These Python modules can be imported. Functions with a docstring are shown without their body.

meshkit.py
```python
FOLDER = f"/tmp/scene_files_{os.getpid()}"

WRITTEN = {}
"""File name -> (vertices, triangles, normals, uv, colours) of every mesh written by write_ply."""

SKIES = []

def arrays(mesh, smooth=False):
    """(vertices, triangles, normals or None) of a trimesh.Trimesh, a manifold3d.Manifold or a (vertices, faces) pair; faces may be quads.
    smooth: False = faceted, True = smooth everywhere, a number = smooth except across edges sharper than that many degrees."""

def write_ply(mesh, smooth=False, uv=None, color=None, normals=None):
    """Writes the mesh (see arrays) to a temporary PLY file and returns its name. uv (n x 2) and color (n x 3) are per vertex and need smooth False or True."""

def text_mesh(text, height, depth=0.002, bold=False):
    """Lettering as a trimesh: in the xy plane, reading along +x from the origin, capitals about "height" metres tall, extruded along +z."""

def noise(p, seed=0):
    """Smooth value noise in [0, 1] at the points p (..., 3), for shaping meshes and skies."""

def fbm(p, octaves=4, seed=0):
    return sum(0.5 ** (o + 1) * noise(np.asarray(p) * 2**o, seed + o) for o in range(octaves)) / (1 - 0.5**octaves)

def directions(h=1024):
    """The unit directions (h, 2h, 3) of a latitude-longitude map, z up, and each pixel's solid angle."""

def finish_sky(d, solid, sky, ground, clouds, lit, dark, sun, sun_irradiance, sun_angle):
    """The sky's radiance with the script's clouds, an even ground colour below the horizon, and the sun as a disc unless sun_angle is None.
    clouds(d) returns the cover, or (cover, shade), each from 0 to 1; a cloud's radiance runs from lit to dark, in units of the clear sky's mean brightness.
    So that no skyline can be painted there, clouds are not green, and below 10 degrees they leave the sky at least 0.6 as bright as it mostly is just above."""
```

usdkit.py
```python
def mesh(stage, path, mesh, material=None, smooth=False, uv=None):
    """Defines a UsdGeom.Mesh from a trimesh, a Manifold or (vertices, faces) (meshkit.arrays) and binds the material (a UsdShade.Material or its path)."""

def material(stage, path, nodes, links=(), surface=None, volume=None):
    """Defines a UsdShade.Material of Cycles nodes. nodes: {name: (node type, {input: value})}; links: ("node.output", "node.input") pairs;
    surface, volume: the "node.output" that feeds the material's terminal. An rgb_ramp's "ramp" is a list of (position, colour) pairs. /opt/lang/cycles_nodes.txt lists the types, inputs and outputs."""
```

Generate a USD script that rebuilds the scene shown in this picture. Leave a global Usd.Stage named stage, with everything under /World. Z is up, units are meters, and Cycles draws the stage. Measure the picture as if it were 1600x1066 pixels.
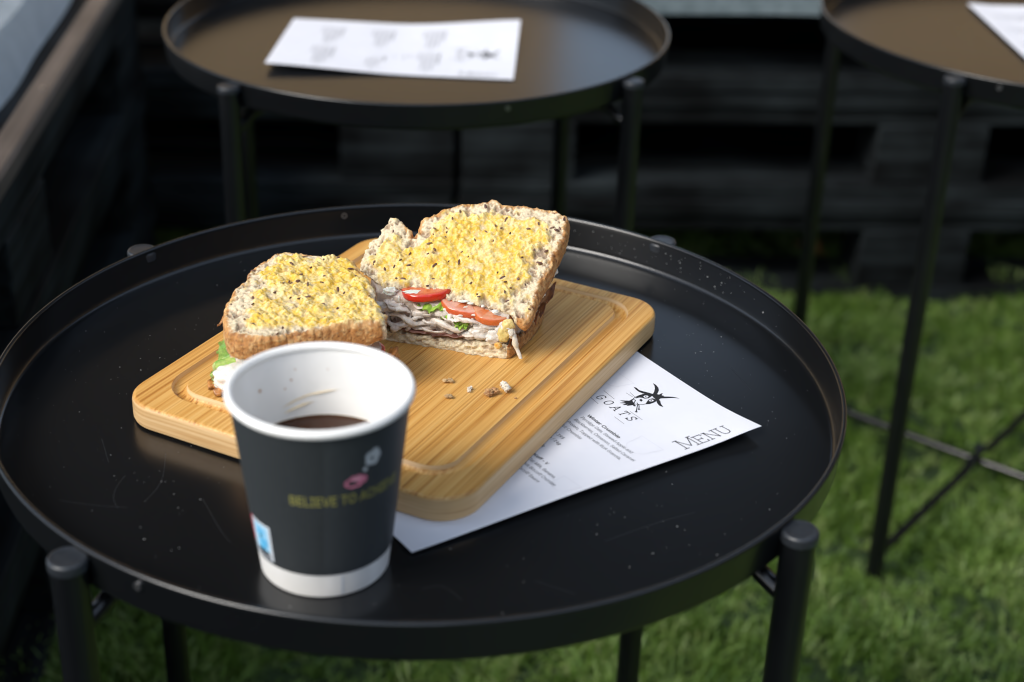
import math, random
import numpy as np, trimesh, shapely, usdkit, meshkit
from scipy.spatial import Delaunay, cKDTree
from shapely.geometry import Polygon, LineString, Point
from shapely import affinity
from pxr import Usd, UsdGeom, UsdLux, UsdShade, Gf, Sdf, Vt

stage = Usd.Stage.CreateInMemory()
UsdGeom.SetStageUpAxis(stage, "Z"); UsdGeom.SetStageMetersPerUnit(stage, 1.0)
UsdGeom.Xform.Define(stage, "/World"); UsdGeom.Scope.Define(stage, "/World/Looks")

# ------------------------------------------------------------------ camera
PITCH, ROLL = 0.47914, 0.03289
CAM = np.array([0.04721, -0.74173, 0.91429])
cam = UsdGeom.Camera.Define(stage, "/World/camera")
fw = np.array([0, math.cos(PITCH), -math.sin(PITCH)]); r0 = np.array([1.0, 0, 0]); u0 = np.cross(r0, fw)
rt = math.cos(ROLL) * r0 + math.sin(ROLL) * u0; up = -math.sin(ROLL) * r0 + math.cos(ROLL) * u0
M = Gf.Matrix4d(*rt, 0, *up, 0, *(-fw), 0, *CAM, 1)
cam.AddTransformOp().Set(M)
cam.CreateFocalLengthAttr(55.88); cam.CreateHorizontalApertureAttr(36.0); cam.CreateVerticalApertureAttr(36.0 * 682 / 1024)
cam.CreateClippingRangeAttr(Gf.Vec2f(0.01, 200)); cam.CreateFStopAttr(5.4); cam.CreateFocusDistanceAttr(0.868)
cam.CreateExposureAttr(1.38)

# ------------------------------------------------------------------ sky and sun
SUN_AZ, SUN_EL = math.radians(-125.0), math.radians(42.0)        # azimuth = atan2(x, y) of the direction to the sun
SUN = np.array([math.sin(SUN_AZ) * math.cos(SUN_EL), math.cos(SUN_AZ) * math.cos(SUN_EL), math.sin(SUN_EL)])
dome = UsdLux.DomeLight.Define(stage, "/World/sky")
dome.GetPrim().SetCustomDataByKey("kind", "structure")
sky = usdkit.material(stage, "/World/Looks/overcast_sky", {
    "s": ("sky_texture", {"sky_type": "single_scattering", "sun_disc": False, "sun_elevation": SUN_EL, "sun_rotation": SUN_AZ, "aerosol_density": 2.0}),
    "tc": ("texture_coordinate", {}),
    "n": ("noise_texture", {"scale": 2.2, "detail": 4.0}),
    "r": ("rgb_ramp", {"ramp": [(0.35, (0.45, 0.45, 0.45)), (0.7, (0.9, 0.9, 0.9))]}),
    "m": ("mix", {"mix_type": "mix", "color2": (2.0, 2.35, 2.8)}),
    "b": ("background_shader", {"strength": 0.125})},
    [("tc.generated", "n.vector"), ("n.fac", "r.fac"), ("r.color", "m.fac"), ("s.color", "m.color1"), ("m.color", "b.color")], surface="b.background")
UsdShade.MaterialBindingAPI.Apply(dome.GetPrim()).Bind(sky)
sun = UsdLux.DistantLight.Define(stage, "/World/sun")
sun.CreateNormalizeAttr(True); sun.CreateIntensityAttr(0.35); sun.CreateAngleAttr(30.0); sun.CreateColorAttr(Gf.Vec3f(1.0, 0.965, 0.91))
zax = SUN; xax = np.cross([0, 0, 1.0], zax); xax /= np.linalg.norm(xax); yax = np.cross(zax, xax)
sun.AddTransformOp().Set(Gf.Matrix4d(*xax, 0, *yax, 0, *zax, 0, 0, 0, 10, 1))

# ------------------------------------------------------------------ helpers
used = {}
def numbered(parent, name):
    k = (parent, name); n = used.get(k, 0); used[k] = n + 1
    return f"{parent}/{name}" if n == 0 else f"{parent}/{name}_{n:03d}"
def data(prim, label=None, cat=None, group=None, kind=None):
    for k, v in (("label", label), ("category", cat), ("group", group), ("kind", kind)):
        if v: prim.SetCustomDataByKey(k, v)
    return prim
def thing(name, label=None, cat=None, loc=(0, 0, 0), rotz=0.0, group=None, kind=None):
    x = UsdGeom.Xform.Define(stage, numbered("/World", name))
    x.AddTranslateOp().Set(Gf.Vec3d(*map(float, loc))); x.AddRotateZOp().Set(math.degrees(rotz))
    return data(x.GetPrim(), label, cat, group, kind)
def part(parent, name, mesh, mat, smooth=False, label=None, kind=None, col=None, uv=None):
    base = str(parent.GetPath()) if parent is not None else "/World"
    if isinstance(mesh, list): mesh = trimesh.util.concatenate(mesh)
    m = usdkit.mesh(stage, numbered(base, name), mesh, mat, smooth=smooth, uv=uv)
    if col is not None:
        UsdGeom.PrimvarsAPI(m).CreatePrimvar("Col", Sdf.ValueTypeNames.Color3fArray, "vertex").Set(Vt.Vec3fArray.FromNumpy(np.asarray(col, np.float32)))
    return data(m.GetPrim(), label=label, kind=kind)
def box(x0, x1, y0, y1, z0, z1, ch=0.0):
    if ch:
        pts = []
        for sx in (0, 1):
            for sy in (0, 1):
                for sz in (0, 1):
                    c = np.array([(x0, x1)[sx], (y0, y1)[sy], (z0, z1)[sz]]); s = np.array([1 - 2 * sx, 1 - 2 * sy, 1 - 2 * sz]) * ch
                    for a in range(3):
                        q = c + s; q[a] = c[a]; pts.append(q)
        return trimesh.convex.convex_hull(np.array(pts))
    b = trimesh.creation.box([x1 - x0, y1 - y0, z1 - z0]); b.apply_translation([(x0 + x1) / 2, (y0 + y1) / 2, (z0 + z1) / 2]); return b
def tube(path, radius, n=12, caps=True):
    path = np.asarray(path, float); R = np.broadcast_to(radius, len(path)).astype(float)
    t = np.gradient(path, axis=0); t /= np.linalg.norm(t, axis=1)[:, None] + 1e-12
    a = np.array([0, 0, 1.0]) if abs(t[0, 2]) < 0.9 else np.array([1.0, 0, 0])
    V = []
    for i in range(len(path)):
        a = a - t[i] * (a @ t[i]); a /= np.linalg.norm(a); b = np.cross(t[i], a)
        th = np.arange(n) / n * 2 * np.pi
        V.append(path[i] + R[i] * (np.cos(th)[:, None] * a + np.sin(th)[:, None] * b))
    V = np.vstack(V); F = []
    for i in range(len(path) - 1):
        for j in range(n):
            k = (j + 1) % n; p, q = i * n, (i + 1) * n
            F += [[p + j, p + k, q + k], [p + j, q + k, q + j]]
    if caps:
        c0, c1 = len(V), len(V) + 1; V = np.vstack([V, path[0], path[-1]]); e = (len(path) - 1) * n
        for j in range(n):
            k = (j + 1) % n; F += [[c0, k, j], [c1, e + j, e + k]]
    return trimesh.Trimesh(V, F, process=False)
def lathe(profile, n=96, closed=True):
    """profile: list of (r, z) from bottom axis outwards and back to the axis."""
    P = np.asarray(profile, float); V = []; F = []; m = len(P)
    th = np.arange(n) / n * 2 * np.pi
    V = np.stack([P[:, None, 0] * np.cos(th), P[:, None, 0] * np.sin(th), np.repeat(P[:, None, 1], n, 1)], -1).reshape(-1, 3)
    for i in range(m - 1):
        for j in range(n):
            k = (j + 1) % n; a, b, c, d = i * n + j, i * n + k, (i + 1) * n + k, (i + 1) * n + j
            if P[i, 0] > 1e-7: F.append([a, b, c])
            if P[i + 1, 0] > 1e-7: F.append([a, c, d])
            if P[i, 0] <= 1e-7: pass
    return trimesh.Trimesh(V, F, process=False)
def arc(cx, cz, r, a0, a1, n=6):
    return [(cx + r * math.cos(math.radians(a)), cz + r * math.sin(math.radians(a))) for a in np.linspace(a0, a1, n)]
def sstep(x, a, b):
    t = np.clip((x - a) / (b - a), 0, 1); return t * t * (3 - 2 * t)
def flat(shape, depth=0.0):
    """A shapely shape as a one-sided sheet, facing +z."""
    out = []
    for g in getattr(shape, "geoms", [shape]):
        if g.geom_type != "Polygon" or g.area < 1e-12: continue
        v, f = trimesh.creation.triangulate_polygon(g, engine="earcut")
        v = np.c_[v, np.zeros(len(v))]
        n = np.cross(v[f[:, 1]] - v[f[:, 0]], v[f[:, 2]] - v[f[:, 0]])[:, 2]; f = np.where((n < 0)[:, None], f[:, ::-1], f)
        out.append(trimesh.Trimesh(v, f, process=False))
    return trimesh.util.concatenate(out)
def text_flat(s, h, bold=False):
    m = meshkit.text_mesh(s, h, depth=0.001, bold=bold)
    top = m.face_normals[:, 2] > 0.9
    return m.submesh([np.nonzero(top)[0]], append=True)

# ------------------------------------------------------------------ materials
def mat(name, base, rough=0.5, nodes=None, links=(), **kw):
    n = {"p": ("principled_bsdf", {"base_color": base, "roughness": rough, **kw})}
    n.update(nodes or {})
    return usdkit.material(stage, f"/World/Looks/{name}", n, list(links), surface="p.BSDF")
def noisy(name, c1, c2, scale, rough=0.5, bump=0.0, bscale=None, bdist=0.001, vec="object", stretch=None, lo=0.3, hi=0.7, detail=5.0, **kw):
    n = {"tc": ("texture_coordinate", {}), "map": ("mapping", {"scale": stretch or (1, 1, 1)}),
         "n": ("noise_texture", {"scale": scale, "detail": detail, "roughness": 0.6}), "r": ("rgb_ramp", {"ramp": [(lo, c1), (hi, c2)]})}
    l = [(f"tc.{vec}", "map.vector"), ("map.vector", "n.vector"), ("n.fac", "r.fac"), ("r.color", "p.base_color")]
    if bump:
        n["bn"] = ("noise_texture", {"scale": bscale or scale * 4, "detail": 4.0}); n["bp"] = ("bump", {"strength": bump, "distance": bdist})
        l += [("map.vector", "bn.vector"), ("bn.fac", "bp.height"), ("bp.normal", "p.normal")]
    return mat(name, c1, rough, n, l, **kw)

M_METAL = noisy("black_powder_coat", (0.0022, 0.0025, 0.0028), (0.0034, 0.0038, 0.0042), 6, rough=0.23, bump=0.04, bscale=1400, bdist=0.0004, lo=0.3, hi=0.75, specular_ior_level=0.62)
M_CAP = noisy("black_plastic", (0.012, 0.014, 0.017), (0.02, 0.023, 0.027), 300, rough=0.38, bump=0.1, bscale=900, bdist=0.0005)
M_RIVET = mat("steel_rivet", (0.5, 0.5, 0.5), 0.3, metallic=1.0)
M_HOLE = mat("dark_hole", (0.01, 0.01, 0.01), 0.6)
M_DUST = mat("pale_dust", (0.26, 0.26, 0.25), 0.9)
M_SCRATCH = mat("grey_scratch", (0.013, 0.015, 0.018), 0.6)
M_PAPER = noisy("white_paper", (0.66, 0.66, 0.70), (0.70, 0.70, 0.735), 30, rough=0.75)
M_INK = mat("black_ink", (0.012, 0.012, 0.014), 0.6)
M_INKG = mat("grey_ink", (0.14, 0.14, 0.15), 0.6)
M_FAINT = mat("faint_ink", (0.625, 0.625, 0.665), 0.75)
M_CUPW = noisy("white_coated_card", (0.79, 0.775, 0.735), (0.83, 0.815, 0.78), 60, rough=0.42)
M_SLEEVE = noisy("charcoal_card", (0.020, 0.024, 0.026), (0.027, 0.031, 0.033), 500, rough=0.52, bump=0.05, bscale=1500, bdist=0.0003)
M_YEL = mat("yellow_print", (0.21, 0.20, 0.055), 0.55)
M_PINK = mat("pink_print", (0.52, 0.16, 0.24), 0.55)
M_PINKL = mat("pale_pink_print", (0.62, 0.30, 0.38), 0.55)
M_GREYP = mat("grey_print", (0.42, 0.45, 0.47), 0.55)
M_STW = mat("sticker_white", (0.62, 0.66, 0.70), 0.5)
M_STB = mat("sticker_blue", (0.30, 0.58, 0.78), 0.5)
M_STC = mat("sticker_cyan", (0.10, 0.42, 0.68), 0.5)
M_STR = mat("sticker_red", (0.62, 0.05, 0.10), 0.5)
M_COFFEE = mat("black_coffee", (0.038, 0.012, 0.003), 0.06, ior=1.33)
M_STAIN = mat("coffee_stain", (0.68, 0.54, 0.34), 0.5)
M_DRIP = mat("coffee_drop", (0.45, 0.24, 0.10), 0.5)

def vertexmat(name, rough, bump, bscale, bdist, tint=None, sss=0.0, nscale=900, namp=(0.72, 1.0), **kw):
    n = {"a": ("attribute", {"attribute": "Col"}), "tc": ("texture_coordinate", {}), "n": ("noise_texture", {"scale": nscale, "detail": 4.0}),
         "r": ("rgb_ramp", {"ramp": [(0.3, (namp[0],) * 3), (0.65, (namp[1],) * 3)]}), "m": ("mix", {"mix_type": "multiply", "fac": 1.0}),
         "bn": ("noise_texture", {"scale": bscale, "detail": 5.0, "roughness": 0.65}), "bp": ("bump", {"strength": bump, "distance": bdist}),
         "p": ("principled_bsdf", {"roughness": rough, "subsurface_weight": sss, "subsurface_scale": 0.0015, **kw})}
    return usdkit.material(stage, f"/World/Looks/{name}", n, [("tc.object", "n.vector"), ("tc.object", "bn.vector"), ("n.fac", "r.fac"), ("a.color", "m.color1"), ("r.color", "m.color2"),
        ("m.color", "p.base_color"), ("bn.fac", "bp.height"), ("bp.normal", "p.normal")], surface="p.BSDF")
M_BREAD = vertexmat("seeded_bread", 0.72, 0.35, 1100, 0.0010, sss=0.15, subsurface_radius=(1.0, 0.6, 0.3))
M_CHICK = vertexmat("shredded_chicken", 0.42, 0.4, 700, 0.0006, sss=0.25, namp=(0.8, 1.0), subsurface_radius=(1.0, 0.7, 0.5))
M_SEED = noisy("dark_seed", (0.050, 0.020, 0.014), (0.17, 0.075, 0.04), 400, rough=0.45)
M_TOM = vertexmat("tomato_flesh", 0.18, 0.25, 500, 0.0005, sss=0.2, namp=(0.85, 1.0), coat_weight=0.3, subsurface_radius=(1.0, 0.3, 0.15))
M_LET = vertexmat("lettuce_leaf", 0.3, 0.4, 300, 0.0008, sss=0.1, namp=(0.7, 1.0))
M_MAYO = noisy("white_dressing", (0.68, 0.64, 0.54), (0.76, 0.73, 0.65), 200, rough=0.25, bump=0.3, bscale=300, bdist=0.0008, subsurface_weight=0.2, subsurface_scale=0.002)
M_BACON = vertexmat("crisp_bacon", 0.35, 0.4, 500, 0.0006, namp=(0.7, 1.0))
M_WOODB = None
# bamboo: object x runs along the grain
M_BAMBOO = usdkit.material(stage, "/World/Looks/bamboo", {
    "tc": ("texture_coordinate", {}), "m1": ("mapping", {"scale": (2.2, 520, 520)}), "m2": ("mapping", {"scale": (5, 60, 40)}), "m3": ("mapping", {"scale": (9, 900, 900)}),
    "n1": ("noise_texture", {"scale": 1.0, "detail": 5.0, "roughness": 0.65}), "n2": ("noise_texture", {"scale": 1.0, "detail": 3.0}), "n3": ("noise_texture", {"scale": 1.0, "detail": 3.0}),
    "r1": ("rgb_ramp", {"ramp": [(0.30, (0.27, 0.10, 0.018)), (0.42, (0.53, 0.26, 0.056)), (0.54, (0.64, 0.365, 0.105)), (0.70, (0.71, 0.455, 0.17))]}),
    "r2": ("rgb_ramp", {"ramp": [(0.32, (0.80, 0.66, 0.48)), (0.5, (0.97, 0.93, 0.88)), (0.68, (1.0, 1.0, 1.0))]}),
    "r3": ("rgb_ramp", {"ramp": [(0.32, (0.66, 0.55, 0.42)), (0.44, (1, 1, 1))]}),
    "geo": ("geometry", {}), "sep": ("separate_xyz", {}), "up": ("map_range", {"from_min": 0.35, "from_max": 0.75, "to_min": 0.0, "to_max": 1.0, "clamp": True}),
    "ms": ("mapping", {"scale": (14, 14, 900)}), "ns": ("noise_texture", {"scale": 1.0, "detail": 3.0}), "rs": ("rgb_ramp", {"ramp": [(0.3, (0.50, 0.29, 0.115)), (0.5, (0.60, 0.38, 0.17)), (0.7, (0.66, 0.45, 0.23))]}), "xs": ("mix", {"mix_type": "mix"}),
    "x1": ("mix", {"mix_type": "multiply", "fac": 1.0}), "x2": ("mix", {"mix_type": "multiply", "fac": 0.75}),
    "bp": ("bump", {"strength": 0.10, "distance": 0.0003}), "p": ("principled_bsdf", {"roughness": 0.45})},
    [("tc.object", "m1.vector"), ("tc.object", "m2.vector"), ("tc.object", "m3.vector"), ("m1.vector", "n1.vector"), ("m2.vector", "n2.vector"), ("m3.vector", "n3.vector"),
     ("n1.fac", "r1.fac"), ("n2.fac", "r2.fac"), ("n3.fac", "r3.fac"), ("r1.color", "x1.color1"), ("r2.color", "x1.color2"), ("x1.color", "x2.color1"), ("r3.color", "x2.color2"),
     ("geo.true_normal", "sep.vector"), ("sep.z", "up.value"), ("tc.object", "ms.vector"), ("ms.vector", "ns.vector"), ("ns.fac", "rs.fac"), ("rs.color", "xs.color1"), ("x2.color", "xs.color2"), ("up.result", "xs.fac"), ("xs.color", "p.base_color"), ("n1.fac", "bp.height"), ("bp.normal", "p.normal")], surface="p.BSDF")
def wood(name, dark, light, rough=0.6, lo=0.4, hi=0.75, along=(2.0, 45, 45), spec=0.5):
    return usdkit.material(stage, f"/World/Looks/{name}", {
        "tc": ("texture_coordinate", {}), "m1": ("mapping", {"scale": along}), "n1": ("noise_texture", {"scale": 1.0, "detail": 6.0, "roughness": 0.7, "distortion": 0.4}),
        "n2": ("noise_texture", {"scale": 9.0, "detail": 4.0}), "mx": ("mix", {"mix_type": "mix", "fac": 0.45}),
        "r": ("rgb_ramp", {"ramp": [(lo, dark), (hi, light)]}), "bp": ("bump", {"strength": 0.5, "distance": 0.003}), "p": ("principled_bsdf", {"roughness": rough, "specular_ior_level": spec})},
        [("tc.object", "m1.vector"), ("m1.vector", "n1.vector"), ("tc.object", "n2.vector"), ("n1.fac", "mx.color1"), ("n2.fac", "mx.color2"), ("mx.color", "r.fac"),
         ("r.color", "p.base_color"), ("n1.fac", "bp.height"), ("bp.normal", "p.normal")], surface="p.BSDF")
M_PALLET = wood("black_stained_wood", (0.0015, 0.002, 0.0025), (0.042, 0.054, 0.060), 0.7, 0.42, 0.80, spec=0.18)
M_PALLETW = wood("worn_brown_wood", (0.04, 0.03, 0.024), (0.15, 0.12, 0.10), 0.6, 0.35, 0.7)
M_FENCEBR = wood("brown_timber", (0.60, 0.38, 0.18), (0.76, 0.53, 0.28), 0.55)
M_FENCEDK = wood("dark_brown_timber", (0.05, 0.035, 0.024), (0.085, 0.06, 0.042), 0.7)
M_FENCEBK = wood("black_timber", (0.003, 0.003, 0.0035), (0.007, 0.007, 0.0075), 0.9, spec=0.15)
M_CUSH = noisy("blue_grey_fabric", (0.34, 0.39, 0.41), (0.46, 0.51, 0.53), 25, rough=0.9, bump=0.4, bscale=900, bdist=0.001, sheen_weight=0.2)
M_CUSHD = noisy("dark_blue_grey_fabric", (0.13, 0.17, 0.185), (0.22, 0.27, 0.29), 60, rough=0.9, bump=0.4, bscale=900, bdist=0.001)
M_SOIL = noisy("turf_backing", (0.012, 0.03, 0.006), (0.03, 0.055, 0.014), 40, rough=0.9)
M_GRASS = usdkit.material(stage, "/World/Looks/turf_blade", {
    "oi": ("object_info", {}), "r": ("rgb_ramp", {"ramp": [(0, (0.075, 0.140, 0.015)), (0.4, (0.150, 0.265, 0.038)), (0.8, (0.25, 0.37, 0.085)), (1, (0.36, 0.44, 0.16))]}),
    "p": ("principled_bsdf", {"roughness": 0.45}), "t": ("translucent_bsdf", {}), "mc": ("mix_closure", {"fac": 0.25})},
    [("oi.random", "r.fac"), ("r.color", "p.base_color"), ("r.color", "t.color"), ("p.BSDF", "mc.closure1"), ("t.BSDF", "mc.closure2")], surface="mc.closure")
M_LEAF = noisy("dry_leaf", (0.42, 0.17, 0.05), (0.62, 0.30, 0.11), 120, rough=0.6)

# ------------------------------------------------------------------ ground
BA = math.atan2(0.0705, 0.9975)                                   # the benches stand turned by about four degrees
def B(x, y, z=0.0): return np.array([x * math.cos(BA) - y * math.sin(BA), x * math.sin(BA) + y * math.cos(BA), z])
g = part(None, "ground", box(-40, 40, -40, 40, -0.2, 0.0), M_SOIL); data(g, "dark green backing of the artificial lawn under the tables", "ground", kind="structure")

rng = np.random.default_rng(7)
def tuft(seed):
    r = np.random.default_rng(seed); V = []; F = []
    for _ in range(11):
        a = r.uniform(0, 6.283); l = r.uniform(0.013, 0.026); bend = r.uniform(0.2, 1.1); w = r.uniform(0.0010, 0.0017)
        o = np.array([r.normal(0, 0.0035), r.normal(0, 0.0035), 0]); d = np.array([math.cos(a), math.sin(a), 0]); s = np.array([-d[1], d[0], 0])
        n0 = len(V)
        for k, t in enumerate((0, 0.4, 0.75, 1.0)):
            c = o + d * (bend * l * t * t) + np.array([0, 0, l * t * (1 - 0.25 * bend * t)]); ww = w * (1 - 0.75 * t)
            V += [c - s * ww, c + s * ww]
        for k in range(3):
            p = n0 + 2 * k; F += [[p, p + 1, p + 3], [p, p + 3, p + 2]]
    return trimesh.Trimesh(V, F, process=False)
N_T = 36000
gx = rng.uniform(-0.62, 1.35, N_T); gy = rng.uniform(-0.40, 1.75, N_T)
den = meshkit.noise(np.c_[gx * 14, gy * 14, np.zeros(N_T)], 3)
keep = rng.uniform(0, 1, N_T) < 0.65 + 0.5 * den
gx, gy, den = gx[keep], gy[keep], den[keep]
pi = UsdGeom.PointInstancer.Define(stage, "/World/grass")
protos = []
for k in range(5):
    pr = usdkit.mesh(stage, f"/World/grass/tuft_{k}" if k else "/World/grass/tuft", tuft(50 + k), M_GRASS, smooth=True); protos.append(pr.GetPath())
pi.CreatePrototypesRel().SetTargets(protos)
pi.CreatePositionsAttr(Vt.Vec3fArray.FromNumpy(np.c_[gx, gy, np.full(len(gx), -0.001)].astype(np.float32)))
pi.CreateProtoIndicesAttr(Vt.IntArray.FromNumpy(rng.integers(0, 5, len(gx)).astype(np.int32)))
ang = rng.uniform(0, 2 * np.pi, len(gx)); lean = rng.normal(0, 0.16, (len(gx), 2)) + (meshkit.noise(np.c_[gx * 9, gy * 9, np.ones(len(gx))], 9) - 0.5)[:, None] * 1.5
q = np.zeros((len(gx), 4)); q[:, 0] = np.cos(ang / 2); q[:, 3] = np.sin(ang / 2); q[:, 1:3] += lean * 0.5; q /= np.linalg.norm(q, axis=1)[:, None]
pi.CreateOrientationsAttr([Gf.Quath(float(a), float(b), float(c), float(d)) for a, b, c, d in q])
sc = (0.55 + 0.9 * den) * rng.uniform(0.8, 1.15, len(gx))
pi.CreateScalesAttr(Vt.Vec3fArray.FromNumpy(np.c_[sc, sc, sc].astype(np.float32)))
data(pi.GetPrim(), "short green artificial grass covering the ground around the tables", "grass", kind="stuff")

# ------------------------------------------------------------------ timber fence behind the back bench
def fence(x0, x1, label, above=None):
    t = thing("timber_fence", label, "fence", B(0, 2.03), BA)
    z = 0.02; k = 0
    while z < 1.15:
        part(t, "board", box(x0, x1, 0, 0.022, z, z + 0.118, 0.002), M_FENCEBR); z += 0.124
    while z < 4.3:
        part(t, "board", box(above if above is not None and z > 1.45 else x0, x1, 0, 0.022, z, z + 0.145, 0.002), M_FENCEBK, label="black painted board" if k == 0 else None); z += 0.151; k += 1
    for x in (x0 + 0.05, (x0 + x1) / 2, x1 - 0.13): part(t, "post", box(x, x + 0.08, 0.024, 0.104, 0, 4.3), M_FENCEBK)
fence(-2.6, 0.26, "brown and black timber fence behind the bench, left of the opening")
fence(0.74, 2.6, "brown and black timber fence behind the bench, right of the opening", 0.262)
def side_fence(loc, rot, length, label):
    t = thing("timber_fence", label, "fence", loc, rot)
    z = 0.02
    while z < 2.15:
        part(t, "board", box(0, length, 0, 0.022, z, z + 0.118, 0.002), M_FENCEDK); z += 0.124
    for x in (0.0, length / 2, length - 0.1): part(t, "post", box(x, x + 0.08, -0.084, -0.003, 0, 2.25), M_FENCEBK)
side_fence(B(2.7, -2.2), BA + math.pi / 2, 4.2, "brown timber fence along the right side of the terrace")
side_fence(B(2.6, -2.3), BA + math.pi, 2.3, "brown timber fence behind the camera on the right")

# ------------------------------------------------------------------ pallets
def build_pallet(root, mtl, rs):
    j = lambda: rs.uniform(-0.0015, 0.0015)
    for y0, y1 in ((0, 0.10), (0.3275, 0.4725), (0.70, 0.80)):
        part(root, "bottom_board", box(j(), 1.2 + j(), y0 + j(), y1, 0.0, 0.0215, 0.002), mtl)
        for x0 in (0.0, 0.5275, 1.055):
            part(root, "block", box(x0 + 0.001, x0 + 0.144, y0 + 0.003, y1 - 0.002, 0.022, 0.0995, 0.002), mtl)
    part(root, "stringer_board", box(0.002, 1.198, 0.004, 0.10, 0.1000, 0.1215, 0.002), mtl)
    part(root, "stringer_board", box(0.002, 1.198, 0.3275, 0.4725, 0.1000, 0.1215, 0.002), mtl)
    part(root, "stringer_board", box(0.002, 1.198, 0.70, 0.798, 0.1000, 0.1215, 0.002), mtl)
    y = 0.0
    for w in (0.145, 0.10, 0.145, 0.10, 0.145):
        part(root, "deck_board", box(j(), 1.2 + j(), y + j(), y + w, 0.1220, 0.1435, 0.002), mtl); y += w + 0.0412
rs = random.Random(4)
WHERE = [("back", 0, "left of the seam, under the back cushion"), ("back", 1, "right of the seam, behind the round tables")]
LV = ["bottom", "middle", "top"]
proto = None
def place_pallet(loc, rot, label, group):
    global proto
    if proto is None:
        proto = thing("pallet", label, "pallet", loc, rot, group); build_pallet(proto, M_PALLET, rs); return proto
    t = thing("pallet", label, "pallet", loc, rot, group)
    t.GetReferences().AddInternalReference(proto.GetPath()); t.SetInstanceable(True); return t
for i, x0 in enumerate((0.055, -1.155)):
    for k in range(3):
        place_pallet(B(x0 + rs.uniform(-0.004, 0.004), 1.129 + rs.uniform(-0.003, 0.003), 0.144 * k), BA,
                     f"{LV[k]} black pallet of the back bench's {'right stack behind the tables' if i == 0 else 'left stack by the corner'}", "black pallets stacked into benches")
for i, y0 in enumerate((1.11, -0.10)):
    for k in range(3):
        # long side along the bench, front towards +x: rotate by +90 so local x runs along +y and local y towards -x
        place_pallet(B(-0.325, y0 - 1.2, 0.144 * k), BA + math.pi / 2,
                     f"{LV[k]} black pallet of the left bench's {'far stack by the corner' if i == 0 else 'near stack beside the camera'}", "black pallets stacked into benches")
# the worn front batten on the left bench
t = thing("edge_batten", "worn brown wooden batten along the top edge of the left bench", "batten", B(-0.325, 1.10, 0.4325), BA - math.pi / 2)
part(t, "batten", box(0.0, 1.32, -0.020, 0.004, 0.0, 0.020, 0.003), M_PALLETW)
part(t, "nail", trimesh.creation.cylinder(0.0022, 0.0016, sections=10, transform=trimesh.transformations.translation_matrix([0.475, -0.006, 0.0208])), M_RIVET, smooth=30)

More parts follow.
